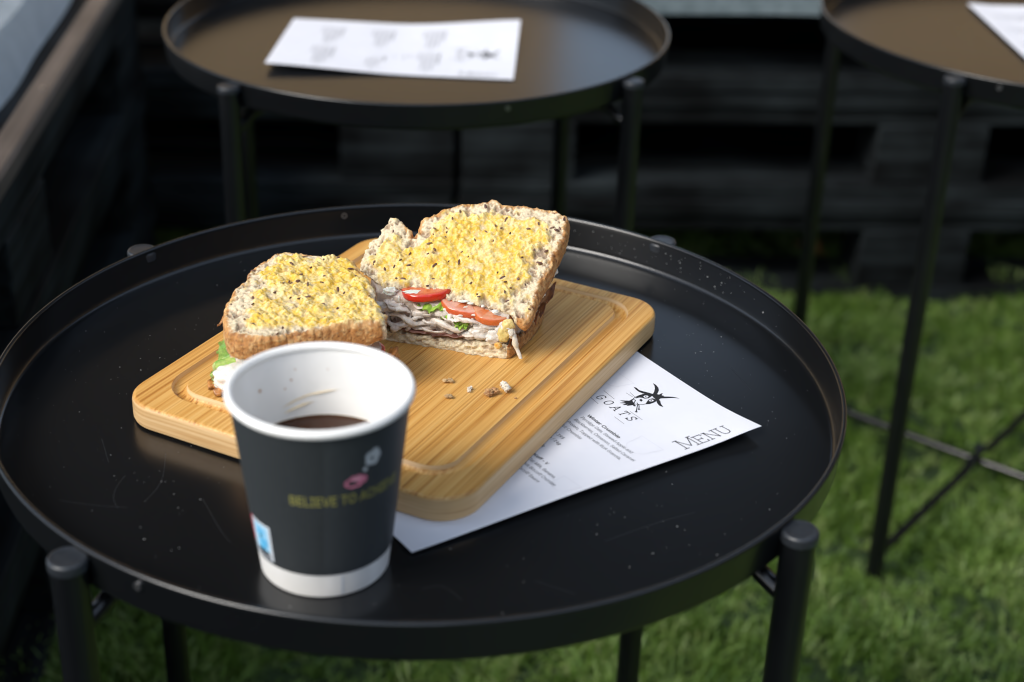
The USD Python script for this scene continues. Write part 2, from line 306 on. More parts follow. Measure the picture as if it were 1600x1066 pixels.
# ------------------------------------------------------------------ cushions
def cushion(name, label, length, prof, loc, rot, seamz, mt=None):
    mt = mt or M_CUSH
    P = Polygon(prof).buffer(0.012, quad_segs=5).buffer(-0.012)
    ring = np.array(P.segmentize(0.02).exterior.coords)[:-1]
    n = len(ring); xs = np.linspace(0, length, int(length / 0.03)); V = []
    for i, x in enumerate(xs):
        pull = 1 - 0.10 * math.exp(-min(x, length - x) / 0.03)
        c = ring.mean(0); rr = c + (ring - c) * pull
        nz = meshkit.noise(np.c_[np.full(n, x * 9), ring * 12], 5) - 0.5
        V.append(np.c_[np.full(n, x), rr[:, 0] + nz * 0.004, rr[:, 1] + nz * 0.008])
    V = np.vstack(V); F = []
    for i in range(len(xs) - 1):
        for j2 in range(n):
            k2 = (j2 + 1) % n; p, q2 = i * n, (i + 1) * n
            F += [[p + j2, q2 + j2, q2 + k2], [p + j2, q2 + k2, p + k2]]
    a, b = len(V), len(V) + 1; V = np.vstack([V, V[:n].mean(0), V[-n:].mean(0)]); e = (len(xs) - 1) * n
    for j2 in range(n):
        k2 = (j2 + 1) % n; F += [[a, j2, k2], [b, e + k2, e + j2]]
    t = thing(name, label, "cushion", loc, rot)
    m = trimesh.Trimesh(V, F, process=False); m.fix_normals()
    part(t, "cover", m, mt, smooth=50)
    front = prof[seamz]
    part(t, "piping", tube([[x, front[0], front[1]] for x in np.linspace(0.02, length - 0.02, 40)], 0.003, 8), mt, smooth=True)
    return t
cushion("bench_cushion", "grey blue fabric cushion on the back bench, right of the seam", 1.15, [(-0.028, 0.392), (-0.012, 0.392), (-0.006, 0.434), (0.62, 0.434), (0.62, 0.50), (-0.02, 0.505), (-0.034, 0.48)], B(0.09, 1.129), BA, 5, M_CUSHD)
cushion("bench_cushion", "grey blue fabric cushion on the back bench, left of the seam", 0.34, [(-0.028, 0.398), (-0.012, 0.398), (-0.006, 0.434), (0.62, 0.434), (0.62, 0.50), (-0.02, 0.505), (-0.034, 0.48)], B(-0.29, 1.129), BA, 5, M_CUSHD)
cushion("bench_cushion", "pale grey blue fabric cushion lying on the left bench", 1.75, [(0.046, 0.434), (0.70, 0.434), (0.70, 0.508), (0.092, 0.500), (0.062, 0.478)], B(-0.325, -0.65), BA + math.pi / 2, 3)

# dry leaves under the back bench
def leaf(loc, rz, s):
    u = np.linspace(0, 1, 9); w = np.sin(np.pi * u ** 0.8) * 0.42
    V = []; F = []
    for i in range(9):
        for j2, v in enumerate((-1, -0.5, 0, 0.5, 1)):
            V.append([u[i] * s, v * w[i] * s, 0.004 + s * (0.25 * v * v * w[i] + 0.12 * math.sin(3 * u[i]) + 0.02 * math.sin(9 * u[i] + 3 * v))])
    for i in range(8):
        for j2 in range(4):
            p = i * 5 + j2; F += [[p, p + 5, p + 6], [p, p + 6, p + 1]]
    V = np.array(V); V = np.vstack([V, V - [0, 0, 0.0006]]); F = np.array(F); F = np.vstack([F, F[:, ::-1] + 45])
    t = thing("dry_leaf", "curled orange brown dry leaf in the gap under the back pallets", "leaf", loc, rz)
    part(t, "blade", trimesh.Trimesh(V, F, process=False), M_LEAF, smooth=True)
    part(t, "stem", tube([[0, 0, 0.004], [-0.3 * s, 0.02 * s, 0.008]], 0.0006, 6), M_LEAF)
leaf((0.465, 1.262, 0.02), 2.3, 0.045)

# ------------------------------------------------------------------ round tray tables
ZR = 0.51335; ZF = 0.4920; RR = 0.2225
def side_table(label, loc, rotz, holes):
    t = thing("side_table", label, "side table", loc, rotz, "round black tray tables")
    prof = [(0, ZF - 0.0012), (0.2165, ZF - 0.0012)] + arc(0.2165, ZF + 0.0033, 0.0045, -90, -8, 6)[1:] + [(0.2222, ZR - 0.0022)]
    prof += arc(RR - 0.0014, ZR - 0.0014, 0.0014, -20, 160, 9)
    prof += [(0.2205, ZR - 0.003), (0.2196, ZF + 0.0042)] + arc(0.2162, ZF + 0.0034, 0.0034, 0, -90, 6)[1:] + [(0.18, ZF), (0.1, ZF), (0, ZF)]
    part(t, "tray", lathe(prof, 192), M_METAL, smooth=40)
    for a in (52.2, 142.0, 231.8, 322.2):
        ca, sa = math.cos(math.radians(a)), math.sin(math.radians(a)); c = np.array([0.2285 * ca, 0.2285 * sa])
        leg = lathe([(0, 0.004), (0.0078, 0.004), (0.0082, 0.006), (0.0082, ZR - 0.0085), (0, ZR - 0.0085)], 24); leg.apply_translation([*c, 0]); part(t, "leg", leg, M_METAL, smooth=40)
        cp = lathe([(0, ZR - 0.0083), (0.0087, ZR - 0.0083), (0.0090, ZR - 0.0078)] + arc(0.0072, ZR - 0.0046, 0.0018, 0, 90, 5) + [(0.0066, ZR - 0.0030), (0.006, ZR - 0.0032), (0, ZR - 0.0030)], 28)
        cp.apply_translation([*c, 0]); part(t, "leg_cap", cp, M_CAP, smooth=35)
        ft = lathe([(0, 0), (0.0085, 0), (0.009, 0.001), (0.0086, 0.0038), (0, 0.0039)], 20); ft.apply_translation([*c, 0]); part(t, "foot", ft, M_CAP, smooth=35)
    for base, zt in ((52.2, 0.0), (142.1, 1.0)):
        ca, sa = math.cos(math.radians(base)), math.sin(math.radians(base)); d = np.array([ca, sa, 0])
        zb = ZR - 0.0292 - 0.0002 * zt
        pts = [(-0.2240, -0.011), (-0.216, -0.0075), (-0.206, -0.0015), (-0.19, 0.0)]
        P = [d * s + [0, 0, zb + dz - (0.0085 * zt if abs(s) < 0.02 else 0)] for s, dz in pts + [(-0.03, 0), (0, 0), (0.03, 0)] + [(-s, dz) for s, dz in pts[::-1]]]
        part(t, "upper_bar", tube(P, 0.0046, 12), M_METAL, smooth=50)
        P = [d * s + [0, 0, 0.031 + (0.009 * (1 - zt) if abs(s) < 0.03 else 0)] for s in (-0.2235, -0.03, -0.012, 0.012, 0.03, 0.2235)]
        part(t, "lower_bar", tube(P, 0.0046, 12), M_METAL, smooth=50)
    sc_ = trimesh.creation.cylinder(0.006, 0.004, sections=16); sc_.apply_translation([0, 0, 0.0465]); part(t, "cross_screw", sc_, M_CAP, smooth=30)
    for a in holes:
        a = math.radians(a) - rotz
        for rr_, sgn in ((0.2203, -1), (0.2226, 1)):
            T = trimesh.geometry.align_vectors([0, 0, 1], [sgn * math.cos(a), sgn * math.sin(a), 0]); pos = np.array([rr_ * math.cos(a), rr_ * math.sin(a), ZR - 0.0062])
            ring = trimesh.creation.annulus(0.0011, 0.0019, 0.0008, sections=20); ring.apply_transform(T); ring.apply_translation(pos); part(t, "hole_rim", ring, M_RIVET, smooth=30)
            dk = trimesh.creation.cylinder(0.0011, 0.0004, sections=16); dk.apply_transform(T); dk.apply_translation(pos); part(t, "hole", dk, M_HOLE)
    return t
side_table("round black metal tray table with the sandwich board and coffee cup on it", (0, 0, 0), 0.0, (107.0, -119.0))
side_table("round black metal tray table behind, centre, carrying only a white menu", (-0.0448, 0.6382, 0), math.radians(1.3), (-68.1,))
side_table("round black metal tray table at the right edge with a menu corner", (0.5493, 0.7179, 0), math.radians(0.1), (-118.9,))

# ------------------------------------------------------------------ menus
INKS = []
class Sheet:
    """A curled paper sheet: local u to the right of the printed lines' base corner; printed shapes are draped over it."""
    def __init__(s, lift): s.lift = lift
    def drape(s, m, dz=0.00012):
        v = np.array(m.vertices); v[:, 2] = s.lift(v[:, 0], v[:, 1]) + dz; return trimesh.Trimesh(v, m.faces, process=False)
def sheet_mesh(w, h, lift, nx=60, ny=44, th=0.00022):
    u, v = np.meshgrid(np.linspace(0, w, nx), np.linspace(0, h, ny), indexing="ij"); z = lift(u, v)
    T = np.stack([u, v, z], -1).reshape(-1, 3); Bm = T - [0, 0, th]; F = []; N = nx * ny; I = lambda i, j2: i * ny + j2
    for i in range(nx - 1):
        for j2 in range(ny - 1):
            a, b, c, d = I(i, j2), I(i + 1, j2), I(i + 1, j2 + 1), I(i, j2 + 1); F += [[a, b, c], [a, c, d], [N + a, N + c, N + b], [N + a, N + d, N + c]]
    edge = [I(i, 0) for i in range(nx)] + [I(nx - 1, j2) for j2 in range(1, ny)] + [I(i, ny - 1) for i in range(nx - 2, -1, -1)] + [I(0, j2) for j2 in range(ny - 2, 0, -1)]
    for a, b in zip(edge, edge[1:] + edge[:1]): F += [[a, N + a, N + b], [a, N + b, b]]
    return trimesh.Trimesh(np.vstack([T, Bm]), F, process=False)

# strokes of thin slab letters, in a box one unit high
def slab(ch):
    s = 0.13
    L = {"M": ([[(0.06, 0), (0.06, 1), (0.45, 0.12), (0.84, 1), (0.84, 0)]], [(0.06, 0), (0.84, 0), (0.02, 1), (0.88, 1)], 0.90),
         "E": ([[(0.62, 0.2), (0.62, 0), (0.08, 0), (0.08, 1), (0.60, 1), (0.60, 0.82)], [(0.08, 0.52), (0.45, 0.52), (0.45, 0.62)], [(0.45, 0.52), (0.45, 0.42)]], [(0.06, 0), (0.06, 1)], 0.66),
         "N": ([[(0.1, 0), (0.1, 1), (0.72, 0), (0.72, 1)]], [(0.1, 0), (0.06, 1), (0.72, 1)], 0.82),
         "U": ([[(0.1, 1), (0.1, 0.3), (0.17, 0.08), (0.38, 0.0), (0.59, 0.08), (0.66, 0.3), (0.66, 1)]], [(0.1, 1), (0.66, 1)], 0.76),
         "G": ([[(0.66, 0.80), (0.55, 0.96), (0.36, 1.0), (0.16, 0.88), (0.06, 0.55), (0.12, 0.18), (0.34, 0.0), (0.58, 0.06), (0.70, 0.22), (0.70, 0.44), (0.44, 0.44)]], [], 0.78),
         "O": ([[(0.38 + 0.33 * math.cos(a), 0.5 + 0.5 * math.sin(a)) for a in np.linspace(0, 6.2832, 28)]], [], 0.76),
         "A": ([[(0.05, 0), (0.40, 1), (0.75, 0)], [(0.19, 0.36), (0.61, 0.36)]], [(0.05, 0), (0.75, 0)], 0.80),
         "T": ([[(0.38, 0), (0.38, 1)], [(0.04, 0.80), (0.04, 1), (0.72, 1), (0.72, 0.80)]], [(0.38, 0)], 0.76),
         "S": ([[(0.62, 0.82), (0.50, 0.97), (0.33, 1.0), (0.15, 0.92), (0.10, 0.76), (0.18, 0.60), (0.50, 0.46), (0.64, 0.30), (0.60, 0.10), (0.38, 0.0), (0.18, 0.05), (0.07, 0.22)]], [(0.64, 0.9), (0.06, 0.12)], 0.72)}[ch]
    lines = [LineString(p) for p in L[0]] + [LineString([(x - s, y), (x + s, y)]) if ch != "S" else LineString([(x, y - s), (x, y + s)]) for x, y in L[1]]
    return lines, L[2]
def slab_text(chars, heights, wt, spacing, slant=0.0):
    x = 0; out = []
    for ch, h in zip(chars, heights):
        ls, w = slab(ch)
        g_ = shapely.union_all([affinity.scale(l, h, h, origin=(0, 0)).buffer(wt, quad_segs=3) for l in ls])
        g_ = affinity.affine_transform(g_, [1, slant, 0, 1, x, 0]); out.append(g_); x += w * h + spacing
    return shapely.union_all(out), x

MENU_LINES = [("Winter Crumble", True, 66.97), ("Porridge Oats, Stewed Apple and", False, 71.1), ("Blackberries, Cinnamon, Salted Caramel", False, 75.4),
              ("Protein, Topped with RUA Granola,", False, 79.9), ("Nut Crumble", False, 84.5)]
LINE_END = [33.44, 17.25, 9.9, 15.2, 43.0]
LINES2 = [("Biscoff - V", True, 113.5, 31.2), ("Oat Milk, Banana,", False, 118.1, 17.9), ("Lotus Biscoff Crumble", False, 122.5, 11.8), ("Biscoff Sauce", False, 127.0, 19.3)]
LINES3 = [("/ 395", False, 92.2, 48.0), ("n / 14g", False, 97.0, 44.0), ("Gt", False, 105.4, 46.4)]

GOAT = dict(
 horn=[[[27.17,73.57],[26.58,72.18],[26.89,69.25],[25.82,67.07],[24.16,64.25],[23.01,61.83],[24.67,60.75],[26.11,63.13],[27.4,65.73],[28.09,68.4],[27.86,70.85]],
       [[15.52,71.46],[15.31,69.24],[16.2,66.1],[17.6,63.81],[20.22,61.53],[22.89,60.22],[24.21,60.99],[20.79,63.62],[18.2,66.24],[16.44,68.85]],
       [[22.37,57.37],[20.11,56.75],[17.85,55.43],[15.81,53.82],[13.79,50.81],[16.36,53.13],[19.21,54.4],[21.58,55.58],[23.19,56.32]]],
 face=[[[24.03,56.3],[24.72,53.67],[26.31,51.08],[27.19,48.1],[27.87,50.0],[27.19,52.6],[25.68,55.24]],
       [[24.4,61.1],[21.79,61.63],[20.73,59.47],[18.12,59.99],[20.06,58.56],[19.29,57.09],[22.19,57.26],[23.09,55.75],[25.41,55.59],[25.07,57.42],[25.09,58.45],[24.65,59.72]],
       [[33.81,63.05],[31.34,64.15],[27.73,64.59],[25.09,63.04],[24.21,60.99],[26.24,60.14],[27.99,59.64],[29.95,60.28],[30.43,61.78],[31.77,62.88]],
       [[33.14,55.09],[31.24,56.49],[28.7,58.03],[26.2,58.08],[25.51,56.16],[26.59,54.77],[29.17,54.26],[31.35,54.24]],
       [[33.01,60.55],[32.07,60.71],[32.26,59.41],[33.46,58.69],[33.55,59.56]],
       [[36.3,62.99],[38.67,62.36],[42.52,65.12],[40.96,62.19],[44.28,63.13],[41.37,60.92],[44.28,60.63],[41.04,59.23],[42.94,58.84],[39.82,58.01],[38.62,57.81],[38.31,59.63],[37.74,61.31]]],
 eye=[[[29.25,62.62],[27.9,62.95],[26.77,62.29],[26.48,61.1],[27.99,60.35],[29.52,60.84]], [[29.42,57.44],[28.03,57.84],[27.01,57.04],[26.88,55.95],[28.44,55.55],[29.56,56.21]]],
 pupil=[[[28.58,61.92],[27.83,62.19],[27.79,61.46],[28.58,61.21]], [[28.71,56.82],[27.99,57.11],[27.96,56.38],[28.75,56.14]]],
 strokes=[[[36.38,62.53],[34.75,63.6],[33.01,64.11],[30.53,64.5],[27.73,64.59]],[[37.63,61.24],[38.39,58.47],[36.63,56.53],[34.66,55.58],[32.85,55.12]],[[35.66,62.41],[35.44,61.27],[37.83,59.35]],
          [[36.45,58.54],[37.37,55.57],[39.8,52.52]],[[36.87,57.28],[39.98,54.12],[42.59,51.19]]],
 thin=[[[34.84,70.3],[34.51,64.99]],[[32.68,69.55],[33.46,64.58]],[[43.81,78.64],[44.46,68.28]],[[45.36,52.82],[45.25,42.5]],[[54.39,76.64],[55.03,68.44]],[[55.85,52.62],[56.16,44.11]]])

def menu(label, origin, ex, lift, detail=True):
    """Local frame: x along the long edge from the corner beside the word MENU (= ex), y into the sheet."""
    ang_ = math.atan2(ex[1], ex[0])
    # local (u, v) -> sheet x = u along ex, y = v along (ex.y, -ex.x); that pair is left-handed, so the sheet is built with x' = L - u
    L_, W_ = 0.210, 0.148
    t = thing("menu", label, "menu", (origin[0] + ex[0] * L_, origin[1] + ex[1] * L_, origin[2]), ang_ + math.pi, "white paper menus on the tables")
    lf = lambda x, y: lift(L_ - x, y)
    part(t, "paper", sheet_mesh(L_, W_, lf), M_PAPER, smooth=30)
    S = Sheet(lf)
    mm = lambda P: [(L_ - p[0] / 1000, p[1] / 1000) for p in P]
    def put(name, m, mt, dz=0.00012): part(t, name, S.drape(m, dz), mt)
    # MENU: reads along +x' (= -ex)
    shp, _ = slab_text("MENU", (0.0100, 0.0082, 0.0082, 0.0082), 0.00027, 0.0012, 0.0)
    put("heading", flat(affinity.translate(shp, L_ - 0.0460, 0.0050)), M_INK)
    # GOATS: reads along -y, capitals pointing to +x'
    def turn(m):   # text x -> -y ; text y -> +x'
        v = np.array(m.vertices); return trimesh.Trimesh(np.c_[v[:, 1], -v[:, 0], v[:, 2]], m.faces, process=False)
    shp, w = slab_text("GOATS", (0.0052,) * 5, 0.00026, 0.00275, 0.12)
    m = turn(flat(shp)); m.apply_translation([L_ - 0.0520, 0.0757, 0]); put("shop_name", m, M_INK)
    for P in GOAT["horn"]: put("logo_horn", flat(Polygon(mm(P)).buffer(0.0003).buffer(-0.0002)), M_INK)
    face = shapely.union_all([Polygon(mm(P)).buffer(0.0002) for P in GOAT["face"]]).difference(shapely.union_all([Polygon(mm(P)) for P in GOAT["eye"]]))
    for P in GOAT["strokes"]: face = face.union(LineString(mm(P)).buffer(0.00022))
    for c in ([39.84, 52.54], [42.69, 51.06], [39.52, 56.83]): face = face.union(Point(*mm([c])[0]).buffer(0.0007))
    for P in GOAT["pupil"]: face = face.union(Polygon(mm(P)))
    put("logo_face", flat(face), M_INK)
    for P in GOAT["thin"]: put("logo_rule", flat(LineString(mm(P)).buffer(0.00013)), M_INKG)
    def line(s, bold, u, end, start=None, ink=M_INK):
        m = text_flat(s, 0.0021, bold)
        w0 = m.bounds[1, 0]
        if start is not None: m.apply_scale([(start - end) / 1000 / w0, 1, 1])
        m = turn(m); x_ = start if start is not None else end + w0 * 1000
        m.apply_translation([L_ - (u + 0.9) / 1000, x_ / 1000, 0]); put("text_line", m, ink)
    for (s, b, u), e in zip(MENU_LINES, LINE_END): line(s, b, u, e, 61.5, M_INK if b else M_INKG)
    for s, b, u, e in LINES2: line(s, b, u, e, None, M_INK if b else M_INKG)
    for s, b, u, e in LINES3: line(s, b, u, e, None, M_INK)
    if not detail:
        for dv, du in ((62, 0), (62, 46), (0, 92), (62, 92)):
            for (s, b, u), e in zip(MENU_LINES, LINE_END): line(s, b, u + du + 0.3, e + dv - (0 if dv else 0), 61.5 + dv, M_INKG)
    for cx, cy, k in ((0.062, 0.020, 1.0), (0.118, 0.010, 0.8), (0.165, 0.030, 1.1), (0.030, 0.085, 0.9)):   # faint cups printed as background
        o = [(-9, 6), (-7, -5), (-4, -8), (4, -8), (7, -5), (9, 6), (-9, 6)]; pts = [(L_ - cx + 0.001 * k * b_, cy - 0.001 * k * a_) for a_, b_ in o]
        pts = [(x_, max(0.002, y_)) for x_, y_ in pts]
        put("faint_cup", flat(LineString(pts).buffer(0.00018)), M_FAINT, 0.00009)
    return t
exA = np.array([math.cos(math.radians(214.2)), math.sin(math.radians(214.2))])
menu("white paper menu with goat logo lying partly under the bamboo board", (0.1785, -0.0262, ZF + 0.0006), exA,
     lambda u, v: 0.0002 + 0.0030 * np.exp(-np.maximum(v, 0) / 0.022) * (0.35 + 0.65 * sstep(u, 0.21, 0.10)) * 1.0 + 0.0018 * np.exp(-((u) ** 2 + v ** 2) / 0.0006) )
# the second menu: the logo end lies to the right, its lower left corner lifts
e2 = np.array([0.0415 - 0.039, 0.5435 - 0.72]); e2 /= np.linalg.norm(e2)
def menu2():
    # long edge runs to the left; the corner of the word MENU is at the lower right
    L = np.array([-0.2005, 0.006]); L /= np.linalg.norm(L)
    return menu("white paper menu alone on the middle table behind, its corners curling up", (0.0410, 0.5455, ZF + 0.0006), L,
                lambda u, v: 0.0006 + 0.010 * sstep(v, 0.02, 0.150) * sstep(u, 0.12, -0.03) + 0.0055 * sstep(u, 0.08, 0.22) * (1 - 0.75 * v / 0.148), False)
menu2()
def menu3():
    L = np.array([0.0099, -0.1823]); L /= np.linalg.norm(L)          # the left long edge of the sheet runs towards the camera
    near = np.array([0.4887, 0.8700]) + L * 0.25
    return menu("white paper menu on the table at the right edge", (near[0], near[1], ZF + 0.0006), -L, lambda u, v: 0.0006 + 0.0015 * sstep(v, 0.03, 0.0), False)
menu3()

# ------------------------------------------------------------------ bamboo board
ZB0 = ZF + 0.0009; ZB = ZF + 0.0145
BR = math.radians(63.2)
be = np.array([math.cos(BR), math.sin(BR)]); bn = np.array([be[1], -be[0]])
def nb(n, e): return be * e + bn * n
def rrect(x0, x1, y0, y1, r, z, n=10):
    out = []
    for cx, cy, a0 in ((x1 - r, y1 - r, 0), (x0 + r, y1 - r, 90), (x0 + r, y0 + r, 180), (x1 - r, y0 + r, 270)):
        for a in np.linspace(a0, a0 + 90, n): out.append((cx + r * math.cos(math.radians(a)), cy + r * math.sin(math.radians(a)), z))
    return np.array(out)
def board():
    c = nb(-0.0222, 0.0235); t = thing("chopping_board", "rounded bamboo serving board with a juice groove under the sandwich", "chopping board", (c[0], c[1], ZB0), BR)
    hx, hy, R, H = 0.1245, 0.1012, 0.021, ZB - ZB0
    ring = lambda i, z: rrect(-hx + i, hx - i, -hy + i, hy - i, R - i, z)
    rings = [ring(0.0022, 0), ring(0.0006, 0.0006), ring(0, 0.0022), ring(0, H - 0.0026), ring(0.0004, H - 0.0012), ring(0.0012, H - 0.0004), ring(0.0024, H)]
    gx0, gx1, gy0, gy1, gr = -0.1045, 0.1110, -0.0842, 0.0845, 0.018
    for k in np.linspace(-1, 1, 11):
        d = -k * 0.0042; z = H - 0.0034 * math.sqrt(max(0, 1 - k * k)) if abs(k) < 1 else H
        rings.append(rrect(gx0 - d, gx1 + d, gy0 - d, gy1 + d, gr + d, z))
    n = len(rings[0]); V = np.vstack(rings); F = []
    for i in range(len(rings) - 1):
        for j2 in range(n):
            k2 = (j2 + 1) % n; p, q2 = i * n, (i + 1) * n; F += [[p + j2, p + k2, q2 + k2], [p + j2, q2 + k2, q2 + j2]]
    a, b = len(V), len(V) + 1; V = np.vstack([V, [0, 0, 0], [0.006, 0, H]]); e = (len(rings) - 1) * n
    for j2 in range(n):
        k2 = (j2 + 1) % n; F += [[a, k2, j2], [b, e + j2, e + k2]]
    part(t, "board", trimesh.Trimesh(V, F, process=False), M_BAMBOO, smooth=35)
    return t
board()

# ------------------------------------------------------------------ coffee cup
CUPX, CUPY = -0.034, -0.150
def cup():
    t = thing("coffee_cup", "charcoal paper coffee cup with white rim, half full of black coffee", "cup", (CUPX, CUPY, ZF + 0.0004), 0)
    Hc = 0.0905
    ro = lambda z: 0.0288 + (0.0388 - 0.0288) * z / Hc      # outside of the inner cup
    prof = [(0, 0.004), (0.0270, 0.004), (0.0275, 0.0005), (0.0283, 0.0), (0.0288, 0.0008), (ro(0.088), 0.088)]
    part(t, "cup_wall", lathe(prof + [(ro(0.088) - 0.0006, 0.088)] + [(ro(z) - 0.0006, z) for z in (0.07, 0.05, 0.03, 0.008)] + [(0, 0.008)], 128), M_CUPW, smooth=40)
    rim = [(0.0389 + 0.0019 * math.cos(a), Hc - 0.0019 + 0.0021 * math.sin(a)) for a in np.linspace(0, 2 * math.pi, 15)]
    part(t, "rim", lathe(rim, 128), M_CUPW, smooth=True)
    sl = lambda z: 0.0305 + (0.0389 - 0.0305) * (z - 0.0125) / (0.0865 - 0.0125)
    part(t, "sleeve", lathe([(ro(0.0135), 0.0130), (sl(0.013) - 0.0002, 0.0128), (sl(0.0140), 0.0136), (sl(0.0855), 0.0855), (sl(0.086) - 0.0006, 0.0862), (ro(0.086), 0.0862)], 128), M_SLEEVE, smooth=40)
    zc = 0.0553; rc = ro(zc) - 0.0007
    part(t, "coffee", lathe([(0, zc - 0.010), (rc - 0.0012, zc - 0.010), (rc, zc + 0.0006), (rc - 0.0012, zc + 0.0001), (rc - 0.003, zc), (0, zc)], 96), M_COFFEE, smooth=40, label="dark brown coffee surface")
    seam = tube([[sl(0) * 0, 0, 0]] * 2, 0.001) if False else None
    # prints wrapped round the sleeve; azimuth measured from the camera side
    a0 = math.atan2(CAM[1] - CUPY, CAM[0] - CUPX)
    def wrap(m, az, z, rfun, off=0.00012):
        v = np.array(m.vertices); zz = z + v[:, 1]; rr_ = rfun(zz) + off; th = az + v[:, 0] / rfun(z)
        return trimesh.Trimesh(np.c_[rr_ * np.cos(th), rr_ * np.sin(th), zz], m.faces, process=False)
    def dense(shape, step=0.0012):
        b_ = shape.bounds; gx_ = np.arange(b_[0], b_[2], step); gy_ = np.arange(b_[1], b_[3], step)
        P = shape.segmentize(step); return flat(P)
    import_az = lambda px: px
    tx = text_flat("BELIEVE TO ACHIEVE", 0.0048, True); w = tx.bounds[1, 0]; tx.apply_scale([0.052 / w, 1, 1])
    part(t, "slogan", wrap(tx, a0 - 0.42, 0.0515, sl), M_YEL)
    def blob(name, cx, cz, shape, mt, off=0.00014): part(t, name, wrap(dense(shape), a0 + cx, cz, sl, off), mt)
    brain = shapely.union_all([affinity.scale(Point(x, y).buffer(0.0021), 1.1, 1.0) for x, y in ((-0.0028, -0.0004), (-0.001, 0.0009), (0.0012, 0.0010), (0.0030, 0.0002), (0.0008, -0.0010), (-0.0012, -0.0012))])
    blob("brain_print", 0.385, 0.0625, brain, M_PINK)
    blob("brain_shine", 0.40, 0.0638, affinity.scale(Point(0, 0).buffer(0.0016), 1.5, 0.55), M_PINKL, 0.0002)
    cloud = shapely.union_all([Point(x, y).buffer(0.0022) for x, y in ((-0.0016, -0.0014), (0.0006, -0.0018), (-0.0018, 0.0010), (0.0016, 0.0004), (0.0008, 0.0022), (-0.0002, 0.0004))])
    blob("thought_cloud", 0.60, 0.0725, cloud, M_GREYP)
    blob("thought_dot", 0.50, 0.0675, Point(0, 0).buffer(0.0011), M_GREYP)
    # small sticker low on the left
    sb = shapely.box(-0.0072, -0.0095, 0.0060, 0.0095); az = a0 - 0.98
    part(t, "sticker", wrap(dense(sb), az, 0.0245, sl, 0.0002), M_STW)
    st = str(t.GetPath()) + "/sticker"; stp = stage.GetPrimAtPath(st)
    part(stp, "blue_field", wrap(dense(shapely.box(-0.0055, -0.0052, 0.0044, 0.0082)), az, 0.0245, sl, 0.0003), M_STB)
    part(stp, "red_edge", wrap(dense(shapely.box(-0.0086, -0.004, -0.0074, 0.0095)), az, 0.0245, sl, 0.00035), M_STR)
    for (x0, y0, x1, y1) in ((-0.003, 0.003, 0.001, 0.0052), (-0.0015, -0.002, 0.0030, 0.0008), (-0.002, -0.0045, 0.001, -0.003)):
        part(stp, "blue_mark", wrap(dense(shapely.box(x0, y0, x1, y1).buffer(0.0005)), az, 0.0245, sl, 0.0004), M_STC)
    part(stp, "dark_mark", wrap(dense(shapely.box(0.0012, -0.0085, 0.0045, -0.0066)), az, 0.0245, sl, 0.0003), M_INKG)
    # seam of the card on the white foot
    sm = shapely.box(-0.0004, -0.0052, 0.0004, 0.0052); part(t, "seam", wrap(dense(sm), a0 + 0.24, 0.0064, ro, 0.00015), M_STW)
    # coffee marks on the far inside wall
    ri = lambda z: ro(z) - 0.00075
    def inside(name, az, z, shape, mt): 
        m = wrap(dense(shape), az, z, ri, 0.0); m.invert(); part(t, name, m, mt)
    back = a0 + math.pi
    sw = Polygon([(-0.011, 0.0034), (-0.004, 0.0024), (0.004, 0.0011), (0.012, -0.0012), (0.0165, -0.0030), (0.012, -0.0020), (0.004, 0.0005), (-0.003, 0.0018), (-0.010, 0.0031)])
    inside("coffee_streak", back + 0.05, 0.0652, sw, M_STAIN)
    inside("coffee_streak", back + 0.22, 0.0618, Polygon([(-0.005, 0.0007), (0, 0.0004), (0.007, -0.0014), (0.010, -0.0026), (0.005, -0.0018), (-0.004, 0.0003)]), M_STAIN)
    part(t, "coffee_tide_line", lathe([(ri(0.0556), 0.0556), (ri(0.0561) - 0.00004, 0.0561)], 96), M_STAIN, smooth=True)
    for da, z, r_ in ((0.82, 0.0745, 0.0008), (0.36, 0.0745, 0.0005), (0.30, 0.0792, 0.00035), (0.45, 0.071, 0.0004), (-0.1, 0.078, 0.0003)):
        inside("coffee_drop", back + da, z, Point(0, 0).buffer(r_), M_DRIP)
    return t
cup()

# ------------------------------------------------------------------ sandwich
def chaikin(P, n=2):
    P = np.asarray(P, float)
    for _ in range(n):
        Q = np.roll(P, -1, 0); P = np.stack([0.75 * P + 0.25 * Q, 0.25 * P + 0.75 * Q], 1).reshape(-1, 2)
    return P
def worley(p, cell, seed):
    """distance to the nearest jittered cell point and the gap to the second one, in cells (2-D)."""
    p = np.asarray(p) / cell; i = np.floor(p).astype(int); best = np.full(len(p), 9.0); sec = np.full(len(p), 9.0)
    for dx in (-1, 0, 1):
        for dy in (-1, 0, 1):
            c = i + [dx, dy]; h = (c[:, 0] * 73856093 ^ c[:, 1] * 19349663 ^ seed * 83492791) & 0xFFFFFF
            j2 = np.stack([(h % 4093) / 4093, (h // 4093 % 4091) / 4091], 1); d = np.linalg.norm(c + j2 - p, axis=1)
            sec = np.where(d < best, best, np.minimum(sec, d)); best = np.minimum(best, d)
    return best, sec - best
GREY = np.array([0.74, 0.61, 0.40]); GREYD = np.array([0.36, 0.25, 0.16]); YEL = np.array([0.72, 0.45, 0.040]); YELD = np.array([0.56, 0.27, 0.015]); YELL = np.array([0.80, 0.62, 0.27])
CRUST = np.array([0.48, 0.215, 0.06]); CRUSTD = np.array([0.17, 0.06, 0.02]); CRUSTL = np.array([0.64, 0.38, 0.15])
